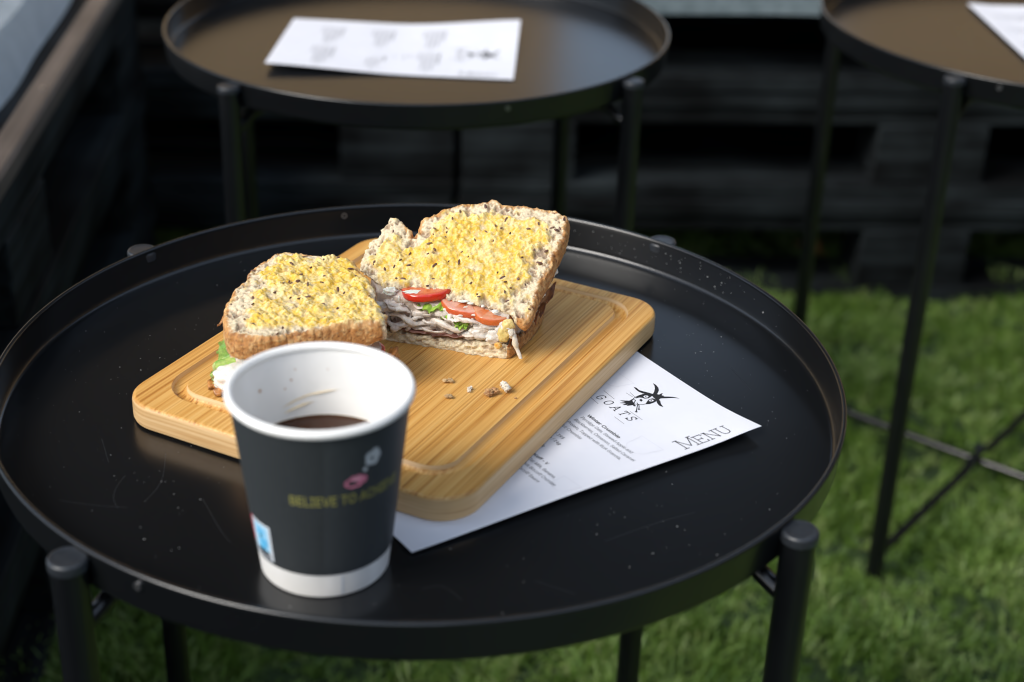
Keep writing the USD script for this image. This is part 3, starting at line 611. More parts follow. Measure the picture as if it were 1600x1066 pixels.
def slice_(outline, thick, cutdist, frame, seed, toast, step=0.62, bump=1.0, flat_bottom=False):
    """outline in mm; thick(x, y) in mm; cutdist(x, y) = mm from the cut (crust elsewhere); frame(x, y, h) -> world points; toast(x, y, d) -> 0..1."""
    r = np.random.default_rng(seed)
    P = Polygon(chaikin(outline, 2)).buffer(0)
    ring = np.array(P.exterior.segmentize(step).coords)[:-1]
    if Polygon(ring).exterior.is_ccw is False: ring = ring[::-1]
    nrm = np.roll(ring, -1, 0) - np.roll(ring, 1, 0); nrm = np.c_[nrm[:, 1], -nrm[:, 0]]; nrm /= np.linalg.norm(nrm, axis=1)[:, None] + 1e-9
    w = (meshkit.fbm(np.c_[ring / 2.2, np.zeros(len(ring))], 3, seed) - 0.5) * 2.6 + (meshkit.noise(np.c_[ring / 8, np.ones(len(ring))], seed + 3) - 0.5) * 2.0
    w = w * (1 + 0.9 * sstep(cutdist(ring[:, 0], ring[:, 1]), 4, 1))
    baseP = P
    ring = ring + nrm * w[:, None]
    P = Polygon(ring).buffer(0); P = max(getattr(P, "geoms", [P]), key=lambda g_: g_.area)
    ring = np.array(P.exterior.segmentize(step).coords)[:-1]
    if not P.exterior.is_ccw: ring = ring[::-1]
    nR = len(ring)
    nrm = np.roll(ring, -1, 0) - np.roll(ring, 1, 0); nrm = np.c_[nrm[:, 1], -nrm[:, 0]]; nrm /= np.linalg.norm(nrm, axis=1)[:, None] + 1e-9
    wd = shapely.distance(baseP.exterior, shapely.points(ring)) * np.where(shapely.contains_xy(baseP, ring[:, 0], ring[:, 1]), -1, 1)
    cenb = np.array([shapely.line_interpolate_point(baseP.exterior, shapely.line_locate_point(baseP.exterior, shapely.points(ring)))])[0]; cenb = np.c_[shapely.get_x(cenb), shapely.get_y(cenb)]
    x0, y0, x1, y1 = P.bounds; gx_, gy_ = np.meshgrid(np.arange(x0, x1, step), np.arange(y0, y1, step)); G = np.c_[gx_.ravel(), gy_.ravel()] + r.uniform(-0.2, 0.2, (gx_.size, 2)) * step
    G = G[shapely.contains_xy(P.buffer(-step * 0.55), G[:, 0], G[:, 1])]
    A = np.vstack([ring, G]); T = Delaunay(A).simplices; c = A[T].mean(1); T = T[shapely.contains_xy(P, c[:, 0], c[:, 1])]
    a = A[T]; cr = (a[:, 1, 0] - a[:, 0, 0]) * (a[:, 2, 1] - a[:, 0, 1]) - (a[:, 1, 1] - a[:, 0, 1]) * (a[:, 2, 0] - a[:, 0, 0]); T[cr < 0] = T[cr < 0][:, ::-1]
    d = cKDTree(ring).query(A)[0]; cd = cutdist(A[:, 0], A[:, 1])
    tm = np.clip(toast(A[:, 0], A[:, 1], d) + (meshkit.fbm(np.c_[A / 5, np.zeros(len(A))], 3, seed + 9) - 0.5) * 2.0 + 0.05, 0, 1); tm = sstep(tm, 0.2, 0.8)
    f1, gap = worley(A + 7.0 * np.c_[meshkit.fbm(np.c_[A / 6, np.zeros(len(A))], 3, seed) - 0.5, meshkit.fbm(np.c_[A / 6, np.ones(len(A))], 3, seed) - 0.5], 3.3, seed); f2, gap2 = worley(A, 1.5, seed + 1); f3, _ = worley(A, 6.5, seed + 2)
    lump = np.clip(1 - f1 * 1.15, 0, 1) ** 0.8; fine = np.clip(1 - f2, 0, 1); n1 = meshkit.fbm(np.c_[A / 1.6, np.zeros(len(A))], 3, seed + 4)
    hT = bump * (2.6 * lump * sstep(meshkit.fbm(np.c_[A / 6, np.ones(len(A))], 2, seed + 14), 0.25, 0.7) + 0.5 * fine + 1.3 * np.clip(1 - f3, 0, 1) + 1.0 * (n1 - 0.5)) - 0.9
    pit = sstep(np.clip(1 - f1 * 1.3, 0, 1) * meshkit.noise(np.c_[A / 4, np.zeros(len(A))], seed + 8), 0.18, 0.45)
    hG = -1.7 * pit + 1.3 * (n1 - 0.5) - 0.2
    top = tm * hT + (1 - tm) * hG
    e = np.clip(d / 1.7, 0, 1); top = top * np.minimum(1, d / 1.5) - 1.5 * (1 - np.sqrt(1 - (1 - e) ** 2))
    n2 = meshkit.fbm(np.c_[A / 0.9, np.zeros(len(A))], 2, seed + 5)[:, None]
    patch = meshkit.fbm(np.c_[A / 7, np.zeros(len(A))], 3, seed + 6)[:, None]
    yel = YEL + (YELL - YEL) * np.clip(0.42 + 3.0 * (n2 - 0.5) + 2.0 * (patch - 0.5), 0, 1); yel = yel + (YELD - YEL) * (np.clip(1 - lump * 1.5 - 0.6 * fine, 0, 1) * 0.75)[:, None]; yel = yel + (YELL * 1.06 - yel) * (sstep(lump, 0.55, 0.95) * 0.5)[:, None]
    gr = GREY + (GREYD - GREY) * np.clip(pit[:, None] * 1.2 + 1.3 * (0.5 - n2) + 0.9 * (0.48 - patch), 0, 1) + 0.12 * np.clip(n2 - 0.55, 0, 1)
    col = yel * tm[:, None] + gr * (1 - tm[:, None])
    ce = sstep(d + 3.0 * (n2[:, 0] - 0.5), 2.6, 0.8) * sstep(cd, 1.0, 3.0)
    cn = meshkit.fbm(np.c_[A / 3, np.zeros(len(A))], 3, seed + 7)[:, None]
    cru = CRUST + (CRUSTL - CRUST) * np.clip((cn - 0.45) * 3, 0, 1) + (CRUSTD - CRUST) * np.clip((0.45 - cn) * 3, 0, 1)
    col = col * (1 - ce[:, None]) + cru * ce[:, None]
    th = thick(A[:, 0], A[:, 1])
    V = [frame(A[:, 0], A[:, 1], top)]; C = [col]; F = [T]
    rows = 20; base = len(A); last = np.arange(nR)
    crust = sstep(cd[:nR], 0.8, 2.5)
    for k in range(1, rows + 1):
        s = k / rows; h = top[:nR] * (1 - s) - th[:nR] * s
        q3 = np.c_[cenb * 1.0, np.full(nR, 7.0) + h]
        nz = meshkit.fbm(q3 / 2.4, 3, seed + 11); nf = meshkit.fbm(q3 / 0.9, 2, seed + 12)
        bulge = math.sin(math.pi * s) * (0.9 * crust + 0.1) + (nz - 0.5) * (0.9 * crust + 2.6 * (1 - crust)) * (1 if k < rows else 0.3)
        pos = ring + (cenb - ring) * (0.9 * sstep(s, 0.0, 0.35)) + nrm * bulge[:, None]
        V.append(frame(pos[:, 0], pos[:, 1], h))
        cc = CRUST + (CRUSTL - CRUST) * np.clip((nz - 0.48) * 4, 0, 1)[:, None] + (CRUSTD - CRUST) * np.clip((0.44 - nf) * 4, 0, 1)[:, None]
        gg = GREY * 1.15 + (GREYD - GREY) * np.clip((0.5 - nz) * 3.5, 0, 1)[:, None]
        C.append(cc * crust[:, None] + gg * (1 - crust[:, None]))
        cur = base + np.arange(nR); j2 = np.arange(nR); k2 = (j2 + 1) % nR
        F.append(np.vstack([np.c_[last[k2], last[j2], cur[j2]], np.c_[last[k2], cur[j2], cur[k2]]])); last = cur; base += nR
    hb = -th + 0.5 * (n1 - 0.5) * (0 if flat_bottom else 1)
    V.append(frame(A[:, 0], A[:, 1], hb)); C.append(gr * 0.95); F.append(T[:, ::-1] + base)
    bj = base + np.arange(nR); k2 = (np.arange(nR) + 1) % nR
    F.append(np.vstack([np.c_[last[k2], last, bj], np.c_[last[k2], bj, bj[k2]]]))
    m = trimesh.Trimesh(np.vstack(V), np.vstack(F), process=False)
    return m, np.clip(np.vstack(C), 0.005, 0.9), (A, top, d, tm)
def seeds(info, frame, n, seed, dmin=1.0):
    A, top, d, tm = info; r = np.random.default_rng(seed); ok = np.nonzero(d > dmin)[0]; out = []
    for i in r.choice(ok, n, replace=False):
        s = trimesh.creation.icosphere(2 if n < 5 else 1, 1.0); L = r.uniform(0.8, 1.95); s.apply_scale([L, L * r.uniform(0.36, 0.5), 0.45])
        s.apply_transform(trimesh.transformations.euler_matrix(r.normal(0, 0.3), r.normal(0, 0.3), r.uniform(0, 6.28)))
        v = s.vertices + [A[i, 0], A[i, 1], top[i] + 0.12]; out.append(trimesh.Trimesh(frame(v[:, 0], v[:, 1], v[:, 2]), s.faces, process=False))
    return out
def colored(m, c1, c2, scale, seed, c3=None):
    v = np.array(m.vertices) * 1000
    n = np.clip((meshkit.fbm(v / scale, 3, seed) - 0.3) * 2.5, 0, 1)[:, None]; c = np.array(c1) * (1 - n) + np.array(c2) * n
    return c
def strand(pts, r0, seed, n=9, rows=12, flatten=0.75):
    r = np.random.default_rng(seed); P = np.asarray(pts, float); t = np.linspace(0, 1, len(P)); tt = np.linspace(0, 1, rows)
    from scipy.interpolate import CubicSpline
    Q = CubicSpline(t, P)(tt) if len(P) > 2 else np.stack([np.interp(tt, t, P[:, k]) for k in range(3)], 1)
    Q = Q + r.normal(0, r0 * 0.10, Q.shape)
    rad = r0 * (0.35 + 0.65 * np.sin(np.pi * np.clip(tt, 0.04, 0.96)) ** 0.5) * r.uniform(0.8, 1.2, rows)
    m = tube(Q, rad, n); v = np.array(m.vertices); cl = np.repeat(Q, n, 0); cl = np.vstack([cl, Q[0], Q[-1]]); ax = r.normal(0, 1, 3); ax /= np.linalg.norm(ax); v = v - ((v - cl) @ ax)[:, None] * ax * 0.55; v += (meshkit.noise(v * 900, seed) - 0.5)[:, None] * r0 * 0.6
    return trimesh.Trimesh(v, m.faces, process=False)

# --- right half: P0 on the board at the cut's left end, s along the cut, t away from the camera, h upwards
P0 = np.array([-0.0238, 0.0404, ZB]); SD = np.array([0.962, -0.274, 0]); TD = np.array([0.274, 0.962, 0])
def rloc(s, t, h): return P0 + np.multiply.outer(np.asarray(s) / 1000, SD) + np.multiply.outer(np.asarray(t) / 1000, TD) + np.multiply.outer(np.asarray(h) / 1000, [0, 0, 1.0])
SLR = 0.53
NR = np.array([0, 0, 1.0]) - SLR * TD + 0.03 * SD; NR /= np.linalg.norm(NR)
R_OUT = [[79.3, -1.4], [72.1, 4.1], [60.9, 5.3], [49.7, 6.2], [40.6, 5.9], [35.0, 6.4], [31.0, 7.1], [19.6, 8.0], [10.4, 7.8], [2.7, 5.4], [-3.6, 6.2], [-10.8, 9.1], [-18.1, 13.3], [-21.0, 16.0], [-19.4, 23.7], [-16.2, 33.4], [-13.8, 42.3], [-11.2, 45.7], [-5.5, 43.9], [-0.2, 42.0], [2.7, 37.1], [4.8, 40.9], [3.5, 47.7], [9.1, 53.5], [16.4, 60.0], [25.1, 62.5], [31.7, 65.5], [40.2, 68.8], [47.9, 68.6], [53.7, 68.1], [62.9, 69.0], [73.0, 70.1], [80.0, 68.1], [84.9, 66.5], [86.0, 61.7], [86.8, 51.5], [85.4, 41.1], [84.1, 30.8], [82.8, 18.7], [82.6, 5.1], [81.6, 0.3]]
def frameR(x, y, h):
    z = 27.5 + SLR * y - 0.03 * x
    z = z + 2.2 * np.exp(-((x + 12) ** 2 + (y - 42) ** 2) / 60) - 1.2 * np.exp(-((x - 3) ** 2 + (y - 30) ** 2) / 90)      # the torn flap
    return rloc(x, y, z) + np.multiply.outer(np.asarray(h) / 1000, NR)
cutR = lambda x, y: np.where(x < 78, np.minimum(np.maximum(y - 10, 0) * 0.5 + np.maximum(x - 74, 0) * 1.5, np.hypot(np.maximum(x + 8, 0) * 0.8, 0 * x) + 0 * y), 9.0)
thR = lambda x, y: 3.2 + 9.3 * sstep(y, 8, 30) + 5.0 * sstep(x, 66, 80) * sstep(y, 28, 5)
tR = thing("sandwich_half", "right toasted sandwich half showing tomato, lettuce and shredded chicken", "sandwich", P0, 0)
def loc0(m, o=P0): return trimesh.Trimesh(np.array(m.vertices) - o, m.faces, process=False)
m, col, info = slice_(R_OUT, thR, cutR, frameR, 21, lambda x, y, d: sstep(d + 5.0 * sstep(y, 30, 12) * sstep(x, 72, 60), 3.0, 11.5) * (0.2 + 0.8 * sstep(x - 0.1 * y, 80, 62)))
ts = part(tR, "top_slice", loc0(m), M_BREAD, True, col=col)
part(ts, "seeds", loc0(trimesh.util.concatenate(seeds(info, frameR, 62, 5))), M_SEED, True, kind="stuff")
RB = [(-3, 0), (10, -0.6), (30, 0), (55, -0.5), (70, 0.0), (73, 3), (76, 20), (78, 45), (74, 60), (55, 65), (25, 60), (2, 44), (-8, 30), (-9, 12)]
frameRB = lambda x, y, h: rloc(x, y, np.maximum(7.0 + 1.6 * sstep(x, 40, 66) + np.asarray(h), 0.15))
m, col, _ = slice_(RB, lambda x, y: 7.4 + 1.6 * sstep(x, 40, 66), lambda x, y: np.where(x > 71, 9.0, np.maximum(y - 1, 0)), frameRB, 33, lambda x, y, d: 0 * x - 1, bump=0.5, step=0.8)
part(tR, "bottom_slice", loc0(m), M_BREAD, True, col=col)
# filling core: pale torn chicken
def core(outline, h0, h1f, frame_loc, seed, c1, c2, step=1.4):
    P = Polygon(outline); x0, y0, x1, y1 = P.bounds; gx_, gy_ = np.meshgrid(np.arange(x0, x1, step), np.arange(y0, y1, step)); G = np.c_[gx_.ravel(), gy_.ravel()]
    ring = np.array(P.exterior.segmentize(step).coords)[:-1]
    if not P.exterior.is_ccw: ring = ring[::-1]
    G = G[shapely.contains_xy(P.buffer(-0.6), G[:, 0], G[:, 1])]; A = np.vstack([ring, G]); T = Delaunay(A).simplices; c = A[T].mean(1); T = T[shapely.contains_xy(P, c[:, 0], c[:, 1])]
    a = A[T]; cr = (a[:, 1, 0] - a[:, 0, 0]) * (a[:, 2, 1] - a[:, 0, 1]) - (a[:, 1, 1] - a[:, 0, 1]) * (a[:, 2, 0] - a[:, 0, 0]); T[cr < 0] = T[cr < 0][:, ::-1]
    nR = len(ring); V = [np.c_[A, h1f(A[:, 0], A[:, 1])]]; F = [T]; last = np.arange(nR); base = len(A)
    for k in range(1, 11):
        s = k / 10; V.append(np.c_[ring, V[0][:nR, 2] * (1 - s) + h0 * s]); cur = base + np.arange(nR); k2 = (np.arange(nR) + 1) % nR
        F.append(np.vstack([np.c_[last[k2], last, cur], np.c_[last[k2], cur, cur[k2]]])); last = cur; base += nR
    F.append(np.c_[np.full(nR, base), (last)[(np.arange(nR) + 1) % nR], last]); V.append([[*A.mean(0), h0]])
    V = np.vstack(V); nz = np.stack([meshkit.fbm(V / 2.6, 3, seed + k) - 0.5 for k in range(3)], 1); V = V + nz * 3.6
    m = trimesh.Trimesh(frame_loc(V[:, 0], V[:, 1], V[:, 2]), np.vstack(F), process=False)
    n = np.clip((meshkit.fbm(V / 3.0, 3, seed + 9) - 0.3) * 2.4, 0, 1)[:, None]
    return m, np.array(c1) * (1 - n) + np.array(c2) * n
CH1, CH2 = (0.78, 0.64, 0.52), (0.84, 0.73, 0.61)
h1R = lambda x, y: 27.5 + SLR * y - 0.03 * x - thR(x, y) * 1.05 - 0.6
m, col = core([(-5, 4), (15, 3.5), (45, 3.5), (70, 4), (73, 22), (74, 48), (55, 60), (25, 56), (0, 38), (-12, 28), (-13, 14)], 7.5, h1R, rloc, 61, (0.52, 0.39, 0.30), (0.80, 0.68, 0.56))
part(tR, "chicken_filling", loc0(m), M_CHICK, True, col=col)
r = np.random.default_rng(12)
for k in range(46):
    s = r.uniform(-8, 52); h = r.uniform(9.5, 22.5) if s < 48 else r.uniform(9, 18); L = r.uniform(9, 22); a = r.normal(0, 0.55) + (0.5 if r.random() < 0.5 else -0.35)
    y = r.uniform(-1.2, 4) + max(0, -s * 0.35); ds, dh = math.cos(a) * L / 2, math.sin(a) * L / 2 * 0.7
    h_ = lambda z: float(np.clip(z, 8.5, 24))
    pts = [rloc(s - ds, y + r.normal(2.0, 1.5), h_(h - dh)), rloc(s - ds * 0.3 + r.normal(0, 1), y - r.uniform(0, 2.2), h_(h + r.normal(0, 1.2))), rloc(s + ds * 0.4, y - r.uniform(0, 1.8), h_(h + r.normal(0, 1))), rloc(s + ds, y + r.normal(1.8, 1.5), h_(h + dh))]
    sm_ = strand(pts, r.uniform(1.0, 2.3) / 1000, 100 + k)
    part(tR, "chicken_strand", loc0(sm_), M_CHICK, True, col=colored(sm_, np.array(CH1) * r.uniform(0.85, 1.1), np.array([0.90, 0.80, 0.68]) * r.uniform(0.85, 1.0), 3.5, k))
def lumps(cs, seed, amp=0.28, c1=(0.72, 0.66, 0.56), c2=(0.80, 0.77, 0.70), sub=3):
    out = []
    for i, (c, rad) in enumerate(cs):
        s = trimesh.creation.icosphere(sub, 1.0); n = meshkit.fbm(s.vertices * 2.2 + 10 * i, 3, seed + i)[:, None]
        v = s.vertices * (1 + amp * 2 * (n - 0.5)) * np.asarray(rad) / 1000; out.append(trimesh.Trimesh(v + c, s.faces, process=False))
    return out
# pale crumbly chicken at the right of the cut
for i, lm in enumerate(lumps([(rloc(56, 1.5, 14), (6.5, 3.2, 5.0)), (rloc(64, 1.6, 12.0), (5.5, 3.0, 4.5)), (rloc(60, 2.5, 19), (7, 3, 3.2)), (rloc(67.5, 2.2, 17), (4, 3, 4.5)), (rloc(50, 2, 10.5), (5, 2.6, 2.4))], 70, 0.45)):
    part(tR, "chicken_chunk", loc0(lm), M_CHICK, True, col=colored(lm, (0.62, 0.52, 0.42), (0.80, 0.75, 0.67), 3, i))
# strand hanging at the right corner
for k, pts in enumerate([[(73, 2, 20), (75, 0, 15), (76, -0.5, 10), (80, -2.5, 3.5)], [(71, 2, 22), (73.0, 0, 19), (73.5, -0.2, 14)]]):
    sm_ = strand([rloc(*q_) for q_ in pts], (1.7, 1.9, 1.5, 1.1)[k] / 1000, 300 + k); part(tR, "chicken_strand", loc0(sm_), M_CHICK, True, col=colored(sm_, (0.72, 0.60, 0.42), (0.80, 0.73, 0.62), 2, k))
# ham line above the bottom slice
def ribbon(path, width_vec, thick, seed, wav=0.6, n=40):
    path = np.asarray(path, float); t = np.linspace(0, 1, len(path)); tt = np.linspace(0, 1, n); Q = np.stack([np.interp(tt, t, path[:, k]) for k in range(3)], 1)
    W = np.asarray(width_vec, float); rows = 6; V = []; F = []
    for i in range(n):
        for j2 in range(rows):
            v = j2 / (rows - 1); p = Q[i] + W * v; p = p + (meshkit.noise(np.array([p * 260]), seed)[0] - 0.5) * np.array([0, 0, wav * 0.004]) + (meshkit.noise(np.array([p * 500]), seed + 1)[0] - 0.5) * np.array([0.001, 0.001, 0.001])
            V.append(p)
    for i in range(n - 1):
        for j2 in range(rows - 1):
            a = i * rows + j2; F += [[a, a + rows, a + rows + 1], [a, a + rows + 1, a + 1]]
    V = np.array(V); F = np.array(F); N = len(V); off = np.array([0, 0, thick])
    E_ = [i * rows for i in range(n)] + [(n - 1) * rows + j2 for j2 in range(1, rows)] + [i * rows + rows - 1 for i in range(n - 2, -1, -1)] + [j2 for j2 in range(rows - 2, 0, -1)]
    S_ = []
    for a, b in zip(E_, E_[1:] + E_[:1]): S_ += [[a, N + a, N + b], [a, N + b, b]]
    m = trimesh.Trimesh(np.vstack([V + off, V]), np.vstack([F[:, ::-1], F + N, S_]), process=False); m.fix_normals(); return m
hm = ribbon([rloc(-4, -0.4, 8.6), rloc(12, -0.7, 7.8), rloc(30, -0.9, 7.6), rloc(46, -0.4, 8.4), rloc(52, 0.5, 9.2)], TD * 0.03, 0.0013, 5)
part(tR, "bacon_rasher", loc0(hm), M_BACON, True, col=colored(hm, (0.16, 0.055, 0.04), (0.42, 0.22, 0.17), 3, 8))
# tomato slices
def tomato(center, rad, thick, axis, seed, skin_col=(0.55, 0.028, 0.010), flesh=(0.58, 0.12, 0.065), a0=0, a1=360):
    n = 72; prof = [(0, thick / 2), (rad * 0.45, thick / 2 + 0.00015), (rad * 0.8, thick / 2), (rad * 0.93, thick / 2 * 0.97), (rad * 0.985, thick / 2 * 0.75), (rad, thick * 0.15), (rad, -thick * 0.15), (rad * 0.985, -thick / 2 * 0.75), (rad * 0.93, -thick / 2), (rad * 0.5, -thick / 2), (0, -thick / 2)]
    m = lathe(prof[::-1], n); v = np.array(m.vertices); rr_ = np.hypot(v[:, 0], v[:, 1]) / rad; th = np.arctan2(v[:, 1], v[:, 0])
    v *= (1 + 0.035 * np.sin(3 * th + seed) + 0.02 * np.sin(5 * th))[:, None] * [1, 1, 0] + np.array([0, 0, 1.0])
    v[:, 2] += (meshkit.fbm(v * 500, 2, seed) - 0.5) * 0.0006 + 0.03 * (v[:, 0] ** 2) / rad * 1.0
    seg = 0.5 + 0.5 * np.cos(6 * th + seed); gel = sstep(rr_, 0.25, 0.4) * sstep(rr_, 0.86, 0.74) * sstep(seg, 0.35, 0.6)
    c = np.array(flesh) * np.ones((len(v), 1)); c = c + gel[:, None] * (np.array([0.60, 0.13, 0.03]) - c); sk = sstep(rr_, 0.93, 0.97)[:, None]; c = c * (1 - sk) + np.array(skin_col) * sk
    T = trimesh.geometry.align_vectors([0, 0, 1], axis); m2 = trimesh.Trimesh(v, m.faces, process=False); m2.apply_transform(T); m2.apply_translation(center); return m2, c
nA = np.array([0.02, -0.40, 0.92]); nA /= np.linalg.norm(nA)
m, c = tomato(rloc(20.5, 14.3, 28.0), 0.0150, 0.0046, np.array([-0.09, 0.05, 1.0]), 2); part(tR, "tomato_slice", loc0(m), M_TOM, True, col=c)
m, c = tomato(rloc(43.5, 12.4, 24.6), 0.0140, 0.0047, np.array([0.06, -0.12, 1.0]), 4, (0.60, 0.11, 0.035), (0.68, 0.34, 0.25)); part(tR, "tomato_slice", loc0(m), M_TOM, True, col=c, label="paler tomato slice smeared with dressing")
m, c = tomato(rloc(59.5, 10.2, 22.8), 0.0120, 0.0046, np.array([0.10, -0.12, 1.0]), 7, (0.58, 0.13, 0.03), (0.64, 0.27, 0.15)); part(tR, "tomato_slice", loc0(m), M_TOM, True, col=c)
m, c = tomato(rloc(73, 50, 42.0), 0.0115, 0.0048, NR + np.array([0.1, 0, 0]), 9); part(tR, "tomato_slice", loc0(m), M_TOM, True, col=c)
# lettuce
def lettuce(path, width_vec, seed, c1=(0.13, 0.34, 0.035), c2=(0.42, 0.58, 0.12), amp=2.0, n=44, rows=9):
    path = np.asarray(path, float); t = np.linspace(0, 1, len(path)); tt = np.linspace(0, 1, n); Q = np.stack([np.interp(tt, t, path[:, k]) for k in range(3)], 1); W = np.asarray(width_vec, float); V = []; F = []; C = []
    for i in range(n):
        for j2 in range(rows):
            v = j2 / (rows - 1); p = Q[i] + W * v; ph = 15 * tt[i] + seed
            p = p + (1 - v) * amp / 1000 * np.array([0.4 * math.cos(ph * 1.3), 0.35 * math.sin(ph * 0.7), math.sin(ph) + 0.5 * math.sin(2.3 * ph)]) + (meshkit.noise(np.array([p * 400]), seed)[0] - 0.5) * 0.0012
            V.append(p); k = np.clip(meshkit.fbm(np.array([p * 300]), 2, seed)[0] * 1.5 - 0.3 + 0.4 * v, 0, 1); C.append(np.array(c1) * (1 - k) + np.array(c2) * k)
    for i in range(n - 1):
        for j2 in range(rows - 1):
            a = i * rows + j2; F += [[a, a + rows, a + rows + 1], [a, a + rows + 1, a + 1]]
    V = np.array(V); F = np.array(F); N = len(V)
    m = trimesh.Trimesh(np.vstack([V, V - [0, 0, 0.0005]]), np.vstack([F[:, ::-1], F + N]), process=False); return m, np.vstack([C, C])
for i, (pa, wv) in enumerate([([rloc(19, 0.5, 22.5), rloc(27, -1.2, 22.8), rloc(35, -0.5, 24.5)], TD * 0.02 + np.array([0, 0, 0.004])), ([rloc(33, 0, 21.0), rloc(40, -1.4, 19.8), rloc(45, -1.8, 18.2), rloc(50, -0.5, 19.5)], TD * 0.02 + np.array([0, 0, 0.003])), ([rloc(41, -1.6, 15.8), rloc(45, -2.4, 15.2), rloc(49, -1.2, 17.0)], TD * 0.012 + np.array([0, 0, 0.007]))]):
    m, c = lettuce(pa, wv, 3 + i, (0.20, 0.44, 0.03), (0.52, 0.68, 0.13), 1.0); part(tR, "lettuce", loc0(m), M_LET, True, col=c)
# dressing
rd = np.random.default_rng(90); DR = [(rloc(2, 4.8, 27.6), (4.0, 2.2, 2.4)), (rloc(9.5, -1.2, 27.0), (0.7, 0.6, 1.9)), (rloc(79, 50, 33), (5, 6, 4.5)), (rloc(76, 38, 24), (4.5, 6, 4))]
DR.append((rloc(19, 4.5, 30.0), (8.5, 2.4, 0.55))); DR.append((rloc(42, 4.4, 25.6), (5.5, 2.4, 0.6)))
for k in range(5):
    q_ = rd.uniform(30, 66); DR.append((rloc(q_, rd.uniform(2.5, 6.0), 30.6 - 0.085 * max(0, q_ - 28) * 1.6 + rd.normal(0, 0.5)), (rd.uniform(1.0, 3.2), rd.uniform(0.8, 1.6), rd.uniform(0.4, 0.9))))
for i, lm in enumerate(lumps(DR, 40, 0.5)):
    part(tR, "dressing", loc0(lm), M_MAYO, True)
for i, lm in enumerate(lumps([(rloc(66.5, -1.6, 8.6), (2.0, 1.4, 1.9)), (rloc(69, 0.5, 15), (3.4, 2.2, 4.8)), (rloc(71, 1, 20), (3.5, 2.4, 4.0))], 47, 0.3)):
    part(tR, "cheese_piece", loc0(lm), M_CHICK, True, col=colored(lm, ((0.72, 0.30, 0.04), (0.66, 0.50, 0.16), (0.68, 0.52, 0.20))[i], (0.78, 0.56, 0.20), 3, i))
for i, (a, b) in enumerate([((70.5, 2, 6), (72.5, -0.3, 15)), ((72.5, 3, 5), (74, 1.5, 13)), ((74, 38, 2), (79, 46, 8)), ((72, 30, 1.5), (78, 33, 7)), ((72, 54, 4), (80, 60, 12))]):
    bm = ribbon([rloc(*a), rloc(*((np.array(a) + b) / 2 + [1, -0.5, 1])), rloc(*b)], np.array([0.002, 0.010, 0.004]) if i > 1 else np.array([0.0025, 0.004, 0.001]), 0.0012, 60 + i, 1.0, 16)
    part(tR, "bacon_bit", loc0(bm), M_BACON, True, col=colored(bm, (0.13, 0.04, 0.018), (0.45, 0.16, 0.05), 3, i))

# --- left half
L_OUT = [[-16.2, -17.4], [-31.4, -19.7], [-40.9, -22.2], [-50.2, -26.0], [-62.5, -31.3], [-74.9, -34.6], [-86.0, -35.3], [-93.9, -32.0], [-98.4, -24.7], [-101.1, -13.2], [-101.8, -3.2], [-101.2, 7.0], [-100.0, 16.1], [-97.1, 23.3], [-94.0, 35.8], [-90.3, 45.6], [-86.1, 52.6], [-82.5, 57.4], [-77.1, 56.3], [-67.1, 55.5], [-54.5, 53.3], [-43.8, 51.8], [-39.8, 50.6], [-37.2, 38.3], [-32.0, 27.8], [-28.5, 20.3], [-24.8, 8.7], [-22.1, -2.6], [-18.8, -9.7]]
LO = np.array([-0.06, 0.005, ZB])
def wl(x, y, h): return np.stack([np.asarray(x) / 1000 + 0 * np.asarray(h), np.asarray(y) / 1000 + 0 * np.asarray(h), ZB + np.asarray(h) / 1000 + 0 * np.asarray(x)], -1)
def frameL(x, y, h):
    z = 40.5 + 0.06 * y - 1.5 * sstep(np.asarray(x), -88, -103)
    return wl(x, y, z + h)
cutL = lambda x, y: np.abs((x + 28.0) * 0.957 + (y - 16.5) * 0.29) * 1.0 + np.where((y > 50) | (y < -17), 0, 0)
thL = lambda x, y: 14.0 + 0 * x - 4.0 * sstep(-cutL(x, y), -14, -2)
tL = thing("sandwich_half", "left toasted sandwich half lying flat behind the coffee cup", "sandwich", LO, 0)
locL = lambda m_: loc0(m_, LO)
m, col, info = slice_(L_OUT, thL, cutL, frameL, 77, lambda x, y, d: sstep(d + 6 * sstep(x, -60, -40) + 3.0 * sstep(y, 15, 45), 3.0, 10.5) * (0.05 + 0.95 * sstep(x - 0.1 * y, -96, -80)))
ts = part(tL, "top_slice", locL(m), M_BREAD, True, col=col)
part(ts, "seeds", locL(trimesh.util.concatenate(seeds(info, frameL, 34, 6))), M_SEED, True, kind="stuff")
LBo = [((x + 58) * 0.95 - 58, (y - 10) * 0.95 + 10) for x, y in L_OUT]
m, col, _ = slice_(LBo, lambda x, y: 9.5 + 0 * x, cutL, lambda x, y, h: wl(x, y, np.maximum(9.2 + np.asarray(h), 0.15)), 80, lambda x, y, d: 0 * x - 1, bump=0.5, step=0.9)
part(tL, "bottom_slice", locL(m), M_BREAD, True, col=col)
m, col = core([((x + 58) * 0.90 - 58, (y - 10) * 0.90 + 10) for x, y in L_OUT], 8.5, lambda x, y: 25.0 + 0.06 * y, wl, 91, (0.36, 0.27, 0.22), CH2)
part(tL, "chicken_filling", locL(m), M_CHICK, True, col=col)
